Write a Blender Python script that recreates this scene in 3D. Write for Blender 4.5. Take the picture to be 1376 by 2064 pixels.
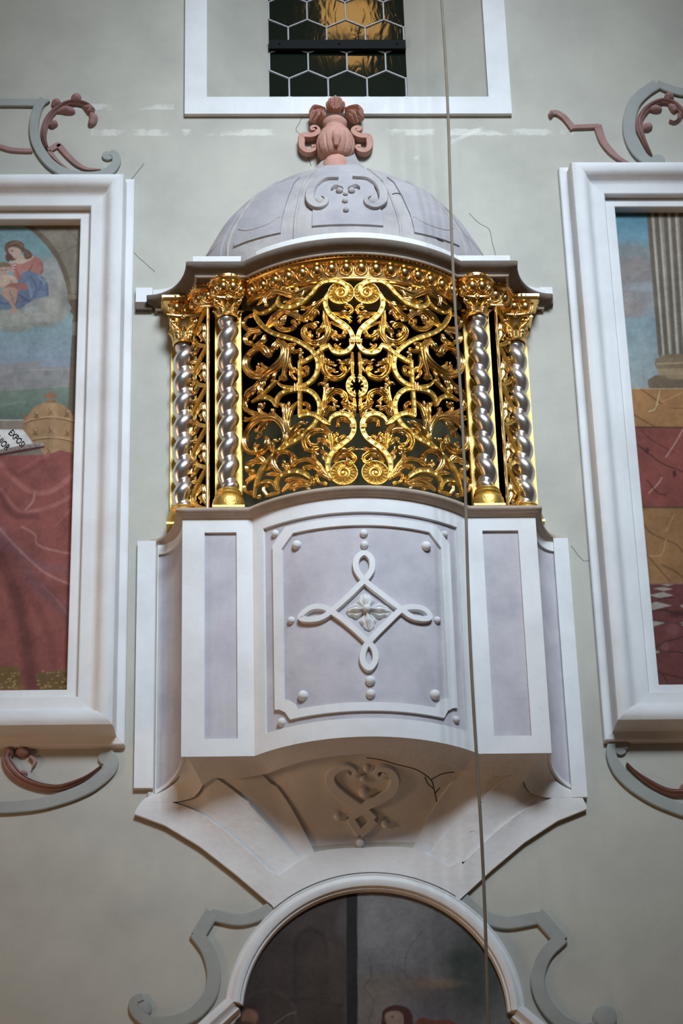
import bpy, bmesh, math, random
import numpy as np
from math import sin, cos, tan, pi, radians, sqrt, atan2, exp
random.seed(7)
for o in list(bpy.data.objects): bpy.data.objects.remove(o)
S = bpy.context.scene
COL = S.collection

# ------------------------------------------------------------------ camera
IW, IH = 1376, 2064
PITCH, YAW, ROLL = radians(29), radians(2.5), radians(1.6)
FPX = 9452 * tan(PITCH)
FW = np.array([sin(YAW)*cos(PITCH), cos(YAW)*cos(PITCH), sin(PITCH)])
R0 = np.array([cos(YAW), -sin(YAW), 0.0]); U0 = np.cross(R0, FW)
RT = R0*cos(ROLL) - U0*sin(ROLL); UP = R0*sin(ROLL) + U0*cos(ROLL)
CAM = np.array([-0.572, -12.0, 1.6])
cd = bpy.data.cameras.new('camera'); co = bpy.data.objects.new('camera', cd); COL.objects.link(co)
cd.sensor_fit = 'VERTICAL'; cd.sensor_height = 36; cd.sensor_width = 24; cd.lens = FPX/IH*36
cd.clip_end = 200
from mathutils import Matrix, Vector
co.matrix_world = Matrix(((RT[0], UP[0], -FW[0], CAM[0]), (RT[1], UP[1], -FW[1], CAM[1]), (RT[2], UP[2], -FW[2], CAM[2]), (0, 0, 0, 1)))
S.camera = co

def at(px, py, y=0.0):            # the point of the plane Y = y behind a pixel of the photograph
    d = FW*FPX + RT*(px-IW/2) + UP*(IH/2-py)
    return CAM + d*((y-CAM[1])/d[1])
def proj(p):
    q = np.asarray(p, float)-CAM; z = q@FW
    return IW/2+FPX*(q@RT)/z, IH/2-FPX*(q@UP)/z

# ------------------------------------------------------------------ world, lights, exposure
S.view_settings.view_transform = 'Standard'; S.view_settings.look = 'None'
S.view_settings.exposure = 0.0; S.view_settings.gamma = 1.0; S.view_settings.use_curve_mapping = False
wd = bpy.data.worlds.new('church_air'); S.world = wd; wd.use_nodes = True
bg = wd.node_tree.nodes['Background']; bg.inputs[0].default_value = (0.33, 0.29, 0.25, 1); bg.inputs[1].default_value = 0.19

def area(name, loc, target, sx, sy, energy, color, spread=180):
    l = bpy.data.lights.new(name, 'AREA'); l.shape = 'RECTANGLE'; l.size = sx; l.size_y = sy
    l.energy = energy; l.color = color; l.spread = radians(spread)
    o = bpy.data.objects.new(name, l); COL.objects.link(o); o.location = loc
    o.rotation_euler = (Vector(target)-Vector(loc)).to_track_quat('-Z', 'Y').to_euler()
    return o
# a tall four-light church window across the nave, cool daylight
for i in range(4):
    area('nave_window_light', (0.3+i*1.05, -12.2+i*0.2, 16.6), (0.05, 0, 9.3), 0.72, 4.2, 28, (0.74, 0.87, 1.0), 29.5)
# added warm fill low below the balcony, standing in for floor bounce
area('bounce_fill_light', (-1.7, -2.0, 0.95), (-1.2, -1.2, 6.5), 1.8, 0.9, 15, (1.0, 0.54, 0.22), 130)
# a warm side-altar lamp along the wall
area('side_altar_light', (-7.6, -3.6, 5.6), (0, -0.2, 8.0), 1.2, 1.6, 34, (1.0, 0.64, 0.38), 100)
# warm lantern under the vault (mirrored in the leaded window)
area('vault_lantern_light', (0.40, -5.0, 16.25), (0.1, 0.35, 11.8), 0.40, 0.40, 2.2, (1.0, 0.55, 0.16), 150)

# ------------------------------------------------------------------ materials
MATS = {}
def _nt(name):
    m = bpy.data.materials.new(name); m.use_nodes = True
    nt = m.node_tree; b = nt.nodes['Principled BSDF']; MATS[name] = m
    return m, nt, b
def lin(c):
    c = np.asarray(c, float)/255.0
    return np.where(c <= 0.04045, c/12.92, ((c+0.055)/1.055)**2.4)
def N(nt, t, **kw):
    n = nt.nodes.new(t)
    for k, v in kw.items():
        if k in n.inputs: n.inputs[k].default_value = v
        else: setattr(n, k, v)
    return n
def plaster(name, c, c2, rough=0.85, scale=3.0, bump=0.12, speck=0.5, streak=False):
    """limewashed stucco: two tones in soft clouds, brush streaks, small dark specks, fine relief"""
    m, nt, b = _nt(name); L = nt.links.new
    g = N(nt, 'ShaderNodeNewGeometry')
    n1 = N(nt, 'ShaderNodeTexNoise', Scale=scale, Detail=6.0, Roughness=0.6); L(g.outputs['Position'], n1.inputs['Vector'])
    mp = N(nt, 'ShaderNodeMapping'); mp.inputs['Scale'].default_value = (26, 26, 2.2) if not streak else (14, 14, 1.3)
    L(g.outputs['Position'], mp.inputs[0])
    n2 = N(nt, 'ShaderNodeTexNoise', Scale=1.0, Detail=4.0); L(mp.outputs[0], n2.inputs['Vector'])
    r1 = N(nt, 'ShaderNodeMapRange'); r1.inputs[1].default_value = 0.35; r1.inputs[2].default_value = 0.7; L(n1.outputs['Fac'], r1.inputs[0])
    r2 = N(nt, 'ShaderNodeMapRange'); r2.inputs[1].default_value = 0.3; r2.inputs[2].default_value = 0.8; r2.inputs[4].default_value = 0.55; L(n2.outputs['Fac'], r2.inputs[0])
    ad = N(nt, 'ShaderNodeMath', operation='MAXIMUM'); L(r1.outputs[0], ad.inputs[0]); L(r2.outputs[0], ad.inputs[1])
    mx = N(nt, 'ShaderNodeMix', data_type='RGBA'); mx.inputs[6].default_value = (*lin(c), 1); mx.inputs[7].default_value = (*lin(c2), 1)
    L(ad.outputs[0], mx.inputs[0])
    v = N(nt, 'ShaderNodeTexVoronoi', Scale=17.0, Randomness=1.0); L(g.outputs['Position'], v.inputs['Vector'])
    n3 = N(nt, 'ShaderNodeTexNoise', Scale=2.6, Detail=2.0); L(g.outputs['Position'], n3.inputs['Vector'])
    r3 = N(nt, 'ShaderNodeMapRange'); r3.inputs[1].default_value = 0.56; r3.inputs[2].default_value = 0.72
    r3.inputs[3].default_value = 0.0; r3.inputs[4].default_value = 0.085*speck+0.0; L(n3.outputs['Fac'], r3.inputs[0])
    lt = N(nt, 'ShaderNodeMath', operation='LESS_THAN'); L(v.outputs['Distance'], lt.inputs[0]); L(r3.outputs[0], lt.inputs[1])
    m2 = N(nt, 'ShaderNodeMix', data_type='RGBA'); m2.inputs[7].default_value = (*(lin(c2)*0.3), 1)
    L(lt.outputs[0], m2.inputs[0]); L(mx.outputs[2], m2.inputs[6])
    L(m2.outputs[2], b.inputs['Base Color']); b.inputs['Roughness'].default_value = rough
    n4 = N(nt, 'ShaderNodeTexNoise', Scale=38.0, Detail=5.0); L(g.outputs['Position'], n4.inputs['Vector'])
    n5 = N(nt, 'ShaderNodeTexNoise', Scale=6.0, Detail=3.0); L(g.outputs['Position'], n5.inputs['Vector'])
    a2 = N(nt, 'ShaderNodeMath', operation='MULTIPLY_ADD'); a2.inputs[1].default_value = 3.0
    L(n5.outputs['Fac'], a2.inputs[0]); L(n4.outputs['Fac'], a2.inputs[2])
    bp = N(nt, 'ShaderNodeBump', Strength=bump, Distance=0.012); L(a2.outputs[0], bp.inputs['Height']); L(bp.outputs[0], b.inputs['Normal'])
    b.inputs['Specular IOR Level'].default_value = 0.25
    return m, nt, m2
def metal(name, c, rough, bump=0.15, bs=60.0, c2=None):
    m, nt, b = _nt(name); L = nt.links.new
    b.inputs['Metallic'].default_value = 1.0
    g = N(nt, 'ShaderNodeNewGeometry')
    n = N(nt, 'ShaderNodeTexNoise', Scale=bs, Detail=3.0); L(g.outputs['Position'], n.inputs['Vector'])
    n2 = N(nt, 'ShaderNodeTexNoise', Scale=7.0, Detail=4.0); L(g.outputs['Position'], n2.inputs['Vector'])
    mx = N(nt, 'ShaderNodeMix', data_type='RGBA'); mx.inputs[6].default_value = (*c, 1); mx.inputs[7].default_value = (*(c2 or c), 1)
    L(n2.outputs['Fac'], mx.inputs[0]); L(mx.outputs[2], b.inputs['Base Color'])
    r = N(nt, 'ShaderNodeMapRange'); r.inputs[3].default_value = rough*0.7; r.inputs[4].default_value = rough*1.35; L(n2.outputs['Fac'], r.inputs[0]); L(r.outputs[0], b.inputs['Roughness'])
    bp = N(nt, 'ShaderNodeBump', Strength=bump, Distance=0.004); L(n.outputs['Fac'], bp.inputs['Height']); L(bp.outputs[0], b.inputs['Normal'])
    return m
def simple(name, c, rough=0.7, var=0.15, spec=0.3):
    m, nt, b = _nt(name); L = nt.links.new
    g = N(nt, 'ShaderNodeNewGeometry'); n = N(nt, 'ShaderNodeTexNoise', Scale=9.0, Detail=4.0); L(g.outputs['Position'], n.inputs['Vector'])
    mx = N(nt, 'ShaderNodeMix', data_type='RGBA'); mx.inputs[6].default_value = (*[x*(1-var) for x in c], 1); mx.inputs[7].default_value = (*[x*(1+var) for x in c], 1)
    L(n.outputs['Fac'], mx.inputs[0]); L(mx.outputs[2], b.inputs['Base Color'])
    b.inputs['Roughness'].default_value = rough; b.inputs['Specular IOR Level'].default_value = spec
    return m
wallm, wnt, wmix = plaster('wall_limewash', (188, 184, 171), (171, 167, 157), scale=2.2, bump=0.10, speck=0.22, streak=True)
# paler repair strokes at about the height of the urn: wear with a shape of its own
def wall_marks():
    nt = wnt; L = nt.links.new; b = nt.nodes['Principled BSDF']
    g = N(nt, 'ShaderNodeNewGeometry'); sp = N(nt, 'ShaderNodeSeparateXYZ'); L(g.outputs['Position'], sp.inputs[0])
    prev = wmix.outputs[2]
    def band(zc, hw, x0, x1, slope=0.0, amt=0.7):
        nonlocal prev
        a = N(nt, 'ShaderNodeMath', operation='MULTIPLY_ADD'); a.inputs[1].default_value = -slope; L(sp.outputs['X'], a.inputs[0]); L(sp.outputs['Z'], a.inputs[2])
        s = N(nt, 'ShaderNodeMath', operation='SUBTRACT'); s.inputs[1].default_value = zc; L(a.outputs[0], s.inputs[0])
        ab = N(nt, 'ShaderNodeMath', operation='ABSOLUTE'); L(s.outputs[0], ab.inputs[0])
        n = N(nt, 'ShaderNodeTexNoise', Scale=26.0, Detail=6.0, Roughness=0.75); L(g.outputs['Position'], n.inputs['Vector'])
        hw_ = N(nt, 'ShaderNodeMath', operation='MULTIPLY'); hw_.inputs[1].default_value = hw*2; L(n.outputs['Fac'], hw_.inputs[0])
        mk = N(nt, 'ShaderNodeMath', operation='LESS_THAN'); L(ab.outputs[0], mk.inputs[0]); L(hw_.outputs[0], mk.inputs[1])
        gx = N(nt, 'ShaderNodeMath', operation='GREATER_THAN'); gx.inputs[1].default_value = x0; L(sp.outputs['X'], gx.inputs[0])
        lx = N(nt, 'ShaderNodeMath', operation='LESS_THAN'); lx.inputs[1].default_value = x1; L(sp.outputs['X'], lx.inputs[0])
        n2 = N(nt, 'ShaderNodeTexNoise', Scale=6.0, Detail=6.0); L(g.outputs['Position'], n2.inputs['Vector'])
        gt = N(nt, 'ShaderNodeMapRange'); gt.inputs[1].default_value = 0.47; gt.inputs[2].default_value = 0.56; gt.inputs[4].default_value = amt; L(n2.outputs['Fac'], gt.inputs[0])
        m1 = N(nt, 'ShaderNodeMath', operation='MULTIPLY'); L(mk.outputs[0], m1.inputs[0]); L(gx.outputs[0], m1.inputs[1])
        m2 = N(nt, 'ShaderNodeMath', operation='MULTIPLY'); L(m1.outputs[0], m2.inputs[0]); L(lx.outputs[0], m2.inputs[1])
        m3 = N(nt, 'ShaderNodeMath', operation='MULTIPLY'); L(m2.outputs[0], m3.inputs[0]); L(gt.outputs[0], m3.inputs[1])
        mx = N(nt, 'ShaderNodeMix', data_type='RGBA'); mx.inputs[7].default_value = (*lin((232, 230, 218)), 1)
        L(m3.outputs[0], mx.inputs[0]); L(prev, mx.inputs[6]); prev = mx.outputs[2]
    band(10.755, 0.022, -1.42, 1.35, 0.0, 0.42)
    band(10.94, 0.02, -1.55, -0.95, 0.0, 0.4)
    band(10.33, 0.014, 0.42, 0.95, 0.55, 0.35)
    L(prev, b.inputs['Base Color'])
wall_marks()
plaster('white_stucco', (228, 227, 226), (212, 210, 208), scale=3.0, bump=0.10, speck=0.55)
plaster('grey_stucco', (196, 190, 193), (170, 165, 171), scale=4.0, bump=0.16, speck=0.4)
plaster('dome_stucco', (178, 171, 167), (146, 141, 140), scale=5.0, bump=0.3, speck=0.9)
plaster('corbel_stucco', (224, 220, 217), (208, 204, 201), scale=3.5, bump=0.2, speck=0.25)
plaster('cornice_brown', (112, 99, 88), (96, 84, 74), scale=5.0, bump=0.2, speck=0.6)
plaster('dome_grey', (172, 166, 166), (150, 146, 149), scale=5.0, bump=0.2, speck=0.8)
plaster('taupe_stucco', (182, 164, 148), (160, 143, 128), scale=5.0, bump=0.2, speck=0.6)
plaster('scroll_grey', (162, 163, 157), (148, 149, 145), scale=4.0, bump=0.15, speck=0.3)
plaster('rose_stucco', (164, 128, 121), (142, 109, 104), scale=9.0, bump=0.3, speck=0.5)
plaster('urn_rose', (194, 148, 132), (172, 126, 112), scale=9.0, bump=0.35, speck=0.6)
metal('burnished_gold', (0.84, 0.53, 0.19), 0.25, 0.10, 80, (0.95, 0.62, 0.22))
metal('matte_gold', (0.74, 0.46, 0.11), 0.46, 0.55, 95, (0.80, 0.53, 0.14))
metal('board_gold', (0.60, 0.41, 0.12), 0.55, 0.7, 95, (0.68, 0.48, 0.16))
metal('silver_leaf', (0.86, 0.80, 0.77), 0.30, 0.05, 50, (0.68, 0.62, 0.58))
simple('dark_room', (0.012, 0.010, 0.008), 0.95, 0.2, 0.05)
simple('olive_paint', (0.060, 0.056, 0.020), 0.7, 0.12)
simple('iron', (0.004, 0.004, 0.004), 0.6, 0.1, 0.1)
simple('lead', (0.42, 0.40, 0.40), 0.5, 0.2)
simple('rope_fibre', (0.20, 0.165, 0.12), 0.85, 0.3)
simple('floor_stone', (0.42, 0.27, 0.15), 0.7, 0.25)
simple('ink', (0.02, 0.02, 0.03), 0.8, 0.05)
# old window glass: dark outdoors behind, mirror-like face
def glassy():
    m, nt, b = _nt('old_glass'); L = nt.links.new
    g = N(nt, 'ShaderNodeNewGeometry')
    mp = N(nt, 'ShaderNodeMapping'); mp.inputs['Scale'].default_value = (7, 1, 2.4); L(g.outputs['Position'], mp.inputs[0])
    n = N(nt, 'ShaderNodeTexNoise', Scale=2.0, Detail=2.0, Distortion=1.2); L(mp.outputs[0], n.inputs['Vector'])
    bp = N(nt, 'ShaderNodeBump', Strength=0.035, Distance=0.02); L(n.outputs['Fac'], bp.inputs['Height'])
    b.inputs['Base Color'].default_value = (0.010, 0.016, 0.010, 1); b.inputs['Roughness'].default_value = 0.06
    b.inputs['IOR'].default_value = 1.6; L(bp.outputs[0], b.inputs['Normal'])
    b.inputs['Transmission Weight'].default_value = 0.35
glassy()
def fresco_mat(name, gain):
    m, nt, b = _nt(name); L = nt.links.new
    a = N(nt, 'ShaderNodeVertexColor', layer_name='paint')
    g = N(nt, 'ShaderNodeNewGeometry'); n = N(nt, 'ShaderNodeTexNoise', Scale=42.0, Detail=4.0); L(g.outputs['Position'], n.inputs['Vector'])
    r = N(nt, 'ShaderNodeMapRange'); r.inputs[3].default_value = 0.8*gain; r.inputs[4].default_value = 1.2*gain; L(n.outputs['Fac'], r.inputs[0])
    mx = N(nt, 'ShaderNodeVectorMath', operation='SCALE'); L(a.outputs['Color'], mx.inputs[0]); L(r.outputs[0], mx.inputs[3])
    L(mx.outputs[0], b.inputs['Base Color']); b.inputs['Roughness'].default_value = 0.8; b.inputs['Specular IOR Level'].default_value = 0.2
fresco_mat('fresco_paint', 1.0)

# ------------------------------------------------------------------ object helpers
def thing(name, label, cat, loc=(0, 0, 0), group=None, kind=None):
    o = bpy.data.objects.new(name, None); COL.objects.link(o); o.location = loc
    o.empty_display_size = 0.1
    if label: o['label'] = label
    if cat: o['category'] = cat
    if group: o['group'] = group
    if kind: o['kind'] = kind
    return o
def obj(name, vf, mat, parent=None, smooth=35, label=None, local=False):
    v, f = vf
    me = bpy.data.meshes.new(name); me.from_pydata([tuple(map(float, p)) for p in v], [], [tuple(map(int, q)) for q in f])
    me.materials.append(MATS[mat])
    if smooth:
        me.shade_smooth()
        if smooth < 180: me.set_sharp_from_angle(angle=radians(smooth))
    o = bpy.data.objects.new(name, me); COL.objects.link(o)
    if parent is not None:
        o.parent = parent
        if not local and parent.type == 'EMPTY': o.location = -parent.location
    if label: o['label'] = label
    return o
def tag(o, label, cat, group=None, kind=None):
    o['label'] = label
    if cat: o['category'] = cat
    if group: o['group'] = group
    if kind: o['kind'] = kind
    return o
def join(*vfs):
    V, F = [], []
    for v, f in vfs:
        k = len(V); V += list(v); F += [tuple(i+k for i in q) for q in f]
    return V, F
def box(x0, x1, y0, y1, z0, z1):
    v = [(x, y, z) for z in (z0, z1) for y in (y0, y1) for x in (x0, x1)]
    return v, [(0, 1, 3, 2), (4, 6, 7, 5), (0, 4, 5, 1), (1, 5, 7, 3), (3, 7, 6, 2), (2, 6, 4, 0)]
def loft(rows, closed=False):
    n = len(rows[0]); V = [p for r in rows for p in r]; F = []
    for i in range(len(rows)-1):
        for j in range(n if closed else n-1):
            k = (j+1) % n
            F.append((i*n+j, i*n+k, (i+1)*n+k, (i+1)*n+j))
    return V, F
def lathe(prof, c, n=40, a0=0.0, a1=2*pi, flute=None):
    rows = []
    full = abs(a1-a0-2*pi) < 1e-6
    for r, z in prof:
        row = []
        for j in range(n if full else n+1):
            a = a0+(a1-a0)*j/n
            rr = r*(flute(a, z) if flute else 1)
            row.append((c[0]+rr*sin(a), c[1]-rr*cos(a), c[2]+z))
        rows.append(row)
    return loft(rows, full)
def ball(c, r, sq=(1, 1, 1), nu=14, nv=9):
    V = []; F = []
    for i in range(nv+1):
        t = pi*i/nv
        for j in range(nu):
            a = 2*pi*j/nu
            V.append((c[0]+r*sq[0]*sin(t)*cos(a), c[1]+r*sq[1]*sin(t)*sin(a), c[2]+r*sq[2]*cos(t)))
    for i in range(nv):
        for j in range(nu):
            F.append((i*nu+j, i*nu+(j+1) % nu, (i+1)*nu+(j+1) % nu, (i+1)*nu+j))
    return V, F
def nz(v):
    return v/max(np.linalg.norm(v), 1e-12)
def catmull(P, n=10, closed=False):
    P = [np.asarray(p, float) for p in P]
    if len(P) < 3: return [P[0]+(P[-1]-P[0])*i/n for i in range(n+1)]
    out = []; m = len(P)
    for i in range(m if closed else m-1):
        p0 = P[(i-1) % m] if (closed or i > 0) else 2*P[0]-P[1]
        p1 = P[i]; p2 = P[(i+1) % m]
        p3 = P[(i+2) % m] if (closed or i < m-2) else 2*P[-1]-P[-2]
        for k in range(n):
            t = k/n
            out.append(0.5*((2*p1)+(-p0+p2)*t+(2*p0-5*p1+4*p2-p3)*t*t+(-p0+3*p1-3*p2+p3)*t**3))
    if not closed: out.append(P[-1])
    return out
def resample(P, ds, closed=False):
    P = np.array(P if not closed else list(P)+[P[0]])
    d = np.r_[0, np.cumsum(np.linalg.norm(np.diff(P, axis=0), axis=1))]
    n = max(3, int(round(d[-1]/ds)))
    t = np.linspace(0, d[-1], n+1)
    Q = np.stack([np.interp(t, d, P[:, k]) for k in range(P.shape[1])], 1)
    return Q[:-1] if closed else Q
def key(t, keys):
    xs, ys = zip(*keys); return np.interp(t, xs, ys)
STRAP = [(-1, -1), (-1, .5), (-.90, .95), (-.78, .95), (-.66, .5), (-.3, .42), (.3, .42), (.66, .5), (.78, .95), (.90, .95), (1, .5), (1, -1)]
LEAF = [(-1, -.7), (-1, -.1), (-.85, .42), (-.62, .58), (-.42, .38), (-.2, .85), (0, 1), (.2, .85), (.42, .38), (.62, .58), (.85, .42), (1, -.1), (1, -.7)]
FLAT = [(-1, -.3), (-1, .75), (-.86, 1), (.86, 1), (1, .75), (1, -.3)]
FILLET = [(-1, -.3), (-1, .8), (-.9, 1), (-.75, .9), (-.6, 1.0), (.6, 1.0), (.75, .9), (.9, 1), (1, .8), (1, -.3)]
ROUND = [(-1, -.2)]+[(-cos(pi*i/8), sin(pi*i/8)) for i in range(1, 8)]+[(1, -.2)]
def sweep(M, uv, w, sec, th, base=0.0, ds=0.006, closed=False, tick=0, raw=False, n=10):
    """a moulded strip laid along a line on the surface M(u, v, h); w half width, th height (numbers or keys over 0..1)"""
    C = uv if raw else catmull(uv, n, closed)
    P = np.array([M(p[0], p[1], 0.0) for p in C])
    UVP = np.hstack([P, np.array([[p[0], p[1]] for p in C])])
    if closed: UVP = np.vstack([UVP, UVP[:1]])
    d = np.r_[0, np.cumsum(np.linalg.norm(np.diff(UVP[:, :3], axis=0), axis=1))]
    m = max(4, int(round(d[-1]/ds))); t = np.linspace(0, d[-1], m+1)
    Q = np.stack([np.interp(t, d, UVP[:, k]) for k in range(5)], 1)
    if closed: Q = Q[:-1]
    m = len(Q); tt = np.linspace(0, 1, m)
    P = Q[:, :3]
    Nn = np.array([nz(np.asarray(M(q[3], q[4], 0.01))-np.asarray(M(q[3], q[4], 0.0))) for q in Q])
    T = (np.roll(P, -1, 0)-np.roll(P, 1, 0)) if closed else np.gradient(P, axis=0)
    rows = []
    for i in range(m):
        wi = w if np.isscalar(w) else key(tt[i], w)
        hi = th if np.isscalar(th) else key(tt[i], th)
        bi = base if np.isscalar(base) else key(tt[i], base)
        sd = nz(np.cross(Nn[i], nz(T[i])))
        row = []
        tk = tick and (i % tick in (0, 2))
        for a, h in sec:
            if tk and abs(a) < 0.7 and h > 0: h = h+0.2
            row.append(P[i]+sd*a*wi+Nn[i]*(bi+h*hi))
        rows.append(row)
    k = len(sec)
    if closed: rows.append(rows[0])
    V, F = loft(rows, True)
    if not closed:
        F.append(tuple(range(k))); F.append(tuple((m-1)*k+j for j in range(k))[::-1])
    return V, F
def inv(M, px, py, g, it=9):
    """surface coordinates (u, v) of M that the photograph shows at (px, py)"""
    u, v = g
    for _ in range(it):
        a = np.array(proj(M(u, v, 0))); e = np.array((px, py))-a
        if abs(e).max() < 0.02: break
        ju = (np.array(proj(M(u+1e-4, v, 0)))-a)/1e-4; jv = (np.array(proj(M(u, v+1e-4, 0)))-a)/1e-4
        J = np.stack([ju, jv], 1)
        s = np.linalg.lstsq(J, e, rcond=None)[0]
        s = np.clip(s, -0.3, 0.3); u += s[0]; v += s[1]
    return (u, v)
def ring_patch(M, outer, inner, h0, h1, seg=8):
    """a raised flat border between two outlines with the same number of corners"""
    def sub(P):
        o = []
        for i in range(len(P)):
            a, b = np.array(P[i], float), np.array(P[(i+1) % len(P)], float)
            k = seg if np.linalg.norm(b-a) > 0.15 else 2
            o.append((a, b, k))
        return o
    A, B = sub(outer), sub(inner); O, I = [], []
    for (a, b, k), (c, d, k2) in zip(A, B):
        k = max(k, k2)
        for j in range(k):
            O.append(a+(b-a)*j/k); I.append(c+(d-c)*j/k)
    rows = [[M(*p, h0) for p in O], [M(*p, h1) for p in O], [M(*(p+(q-p)*.02), h1) for p, q in zip(O, I)], [M(*p, h1) for p in I], [M(*p, h0) for p in I]]
    return loft(rows, True)
def quad_patch(M, fn, h0, h1, nu=12, nv=12, edge=True):
    """a curved panel: fn(a, b) -> (u, v) over the unit square, with its rim"""
    G = [[fn(i/nu, j/nv) for j in range(nv+1)] for i in range(nu+1)]
    V, F = loft([[M(*p, h1) for p in r] for r in G])
    if edge:
        rim = [G[0][j] for j in range(nv+1)]+[G[i][nv] for i in range(1, nu+1)]+[G[nu][j] for j in range(nv-1, -1, -1)]+[G[i][0] for i in range(nu-1, 0, -1)]
        V, F = join((V, F), loft([[M(*p, h1) for p in rim], [M(*p, h0) for p in rim]], True))
    return V, F
def tube(P, r, n=8):
    P = [np.asarray(p, float) for p in P]; rows = []
    for i, p in enumerate(P):
        t = nz(P[min(i+1, len(P)-1)]-P[max(i-1, 0)]); a = nz(np.cross(t, (0.3, 1, 0.2))); b = np.cross(t, a)
        ri = r if np.isscalar(r) else r[i]
        rows.append([p+ri*(a*cos(2*pi*j/n)+b*sin(2*pi*j/n)) for j in range(n)])
    V, F = loft(rows, True); m = len(P)
    F.append(tuple(range(n))[::-1]); F.append(tuple((m-1)*n+j for j in range(n)))
    return V, F
def WALL(u, v, h): return np.array((u, -h, v))
def wpt(z, p):       # traced point of a zoomed crop (x0, y0, scale) on the wall
    q = at(z[0]+p[0]/z[2], z[1]+p[1]/z[2]); return (q[0], q[2])

# ------------------------------------------------------------------ the setting
WX0, WX1, WZ0 = -0.76, 0.87, 10.99        # window opening
NX, NZ0, NZ1 = 0.855, 8.08, 9.53           # opening behind the gilded gate
def wall_mesh():
    xs = sorted([-9, -NX, WX0, NX, WX1, 9]); zs = [0, NZ0, NZ1, WZ0, 13.2, 15.5]
    V, F = [], []
    for i in range(len(xs)-1):
        for j in range(len(zs)-1):
            xm, zm = (xs[i]+xs[i+1])/2, (zs[j]+zs[j+1])/2
            if WX0 < xm < WX1 and WZ0 < zm < 13.2: continue
            if abs(xm) < NX and NZ0 < zm < NZ1: continue
            V, F = join((V, F), ([(xs[i], 0, zs[j]), (xs[i+1], 0, zs[j]), (xs[i+1], 0, zs[j+1]), (xs[i], 0, zs[j+1])], [(0, 1, 2, 3)]))
    return V, F
tag(obj('wall_nave', wall_mesh(), 'wall_limewash', smooth=0), 'pale grey limewashed nave wall behind the balcony', None, kind='structure')
tag(obj('floor', ([(-14, 0, 0), (14, 0, 0), (14, -24, 0), (-14, -24, 0)], [(0, 1, 2, 3)]), 'floor_stone', smooth=0), 'warm stone church floor below the balcony', None, kind='structure')
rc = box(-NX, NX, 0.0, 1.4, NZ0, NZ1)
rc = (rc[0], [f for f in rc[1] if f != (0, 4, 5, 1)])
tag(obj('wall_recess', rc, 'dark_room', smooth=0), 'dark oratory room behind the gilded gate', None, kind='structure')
# olive board inside
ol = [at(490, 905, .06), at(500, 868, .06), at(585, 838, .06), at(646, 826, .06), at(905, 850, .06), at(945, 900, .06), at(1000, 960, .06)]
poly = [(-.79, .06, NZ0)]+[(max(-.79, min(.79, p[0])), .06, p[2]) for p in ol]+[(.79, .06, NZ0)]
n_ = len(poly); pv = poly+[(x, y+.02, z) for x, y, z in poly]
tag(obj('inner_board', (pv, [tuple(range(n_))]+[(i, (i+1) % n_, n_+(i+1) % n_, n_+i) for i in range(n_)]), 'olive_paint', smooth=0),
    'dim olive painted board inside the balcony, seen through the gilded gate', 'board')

# window: trim, splayed reveals, leaded hexagon panes, iron bar
win = thing('window_1', 'deep splayed church window with dark leaded hexagon panes', None, (0.05, 0, WZ0), kind='structure')
WT = 13.2; GY = 0.35; GX0, GX1 = -0.393, 0.432
def pl(pts): return [tuple(p) for p in pts], [tuple(range(len(pts)))]
obj('reveal', join(pl([(WX0, 0, WZ0), (GX0, GY, WZ0), (GX0, GY, WT), (WX0, 0, WT)])), 'wall_limewash', win, 0)
obj('reveal', join(pl([(WX1, 0, WZ0), (GX1, GY, WZ0), (GX1, GY, WT), (WX1, 0, WT)])), 'wall_limewash', win, 0)
obj('sill', pl([(WX0, 0, WZ0), (WX1, 0, WZ0), (GX1, GY, WZ0+.02), (GX0, GY, WZ0+.02)]), 'white_stucco', win, 0)
obj('head', pl([(WX0, 0, WT), (WX1, 0, WT), (GX1, GY, WT), (GX0, GY, WT)]), 'white_stucco', win, 0)
TX0, TX1, TZ0 = -0.888, 1.0, 10.868
obj('surround', ring_patch(WALL, [(TX0, TZ0), (TX1, TZ0), (TX1, 13.33), (TX0, 13.33)], [(WX0, WZ0), (WX1, WZ0), (WX1, WT), (WX0, WT)], 0, 0.028), 'white_stucco', win, 30)
obj('outside', box(GX0-.3, GX1+.3, GY+.5, GY+.52, WZ0-.2, WT+.2), 'dark_room', win, 0)
hp, rowh, amp = 0.1165, 0.1955, 0.030
hx0, hz0 = -0.158, 11.45
def hexv(i, r):      # lattice vertex: column i (half pitches from hx0), row r; 'up' vertices where i+r is even
    return (hx0+i*hp, hz0+r*rowh+(amp if (i+r) % 2 == 0 else -amp))
came = ([], [])
def bar2(a, b, w=0.006, y=GY-.006):
    a = np.array(a); b = np.array(b); d = nz(b-a); q = np.array((-d[1], d[0]))*w
    P = [a+q, b+q, b-q, a-q]
    V = [(p[0], y+.008, p[1]) for p in P]+[(p[0], y-.002, p[1]) for p in [a+q*.6, b+q*.6, b-q*.6, a-q*.6]]
    return V, [(4, 5, 6, 7), (0, 1, 5, 4), (1, 2, 6, 5), (2, 3, 7, 6), (3, 0, 4, 7)]
rng = random.Random(3)
def clipx(a, b):     # keep lead within the glass
    a, b = np.array(a, float), np.array(b, float)
    if a[0] > b[0]: a, b = b, a
    if b[0] <= GX0 or a[0] >= GX1: return None
    if a[0] < GX0: a = a+(b-a)*(GX0-a[0])/(b[0]-a[0])
    if b[0] > GX1: b = a+(b-a)*(GX1-a[0])/(b[0]-a[0])
    return a, b
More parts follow.
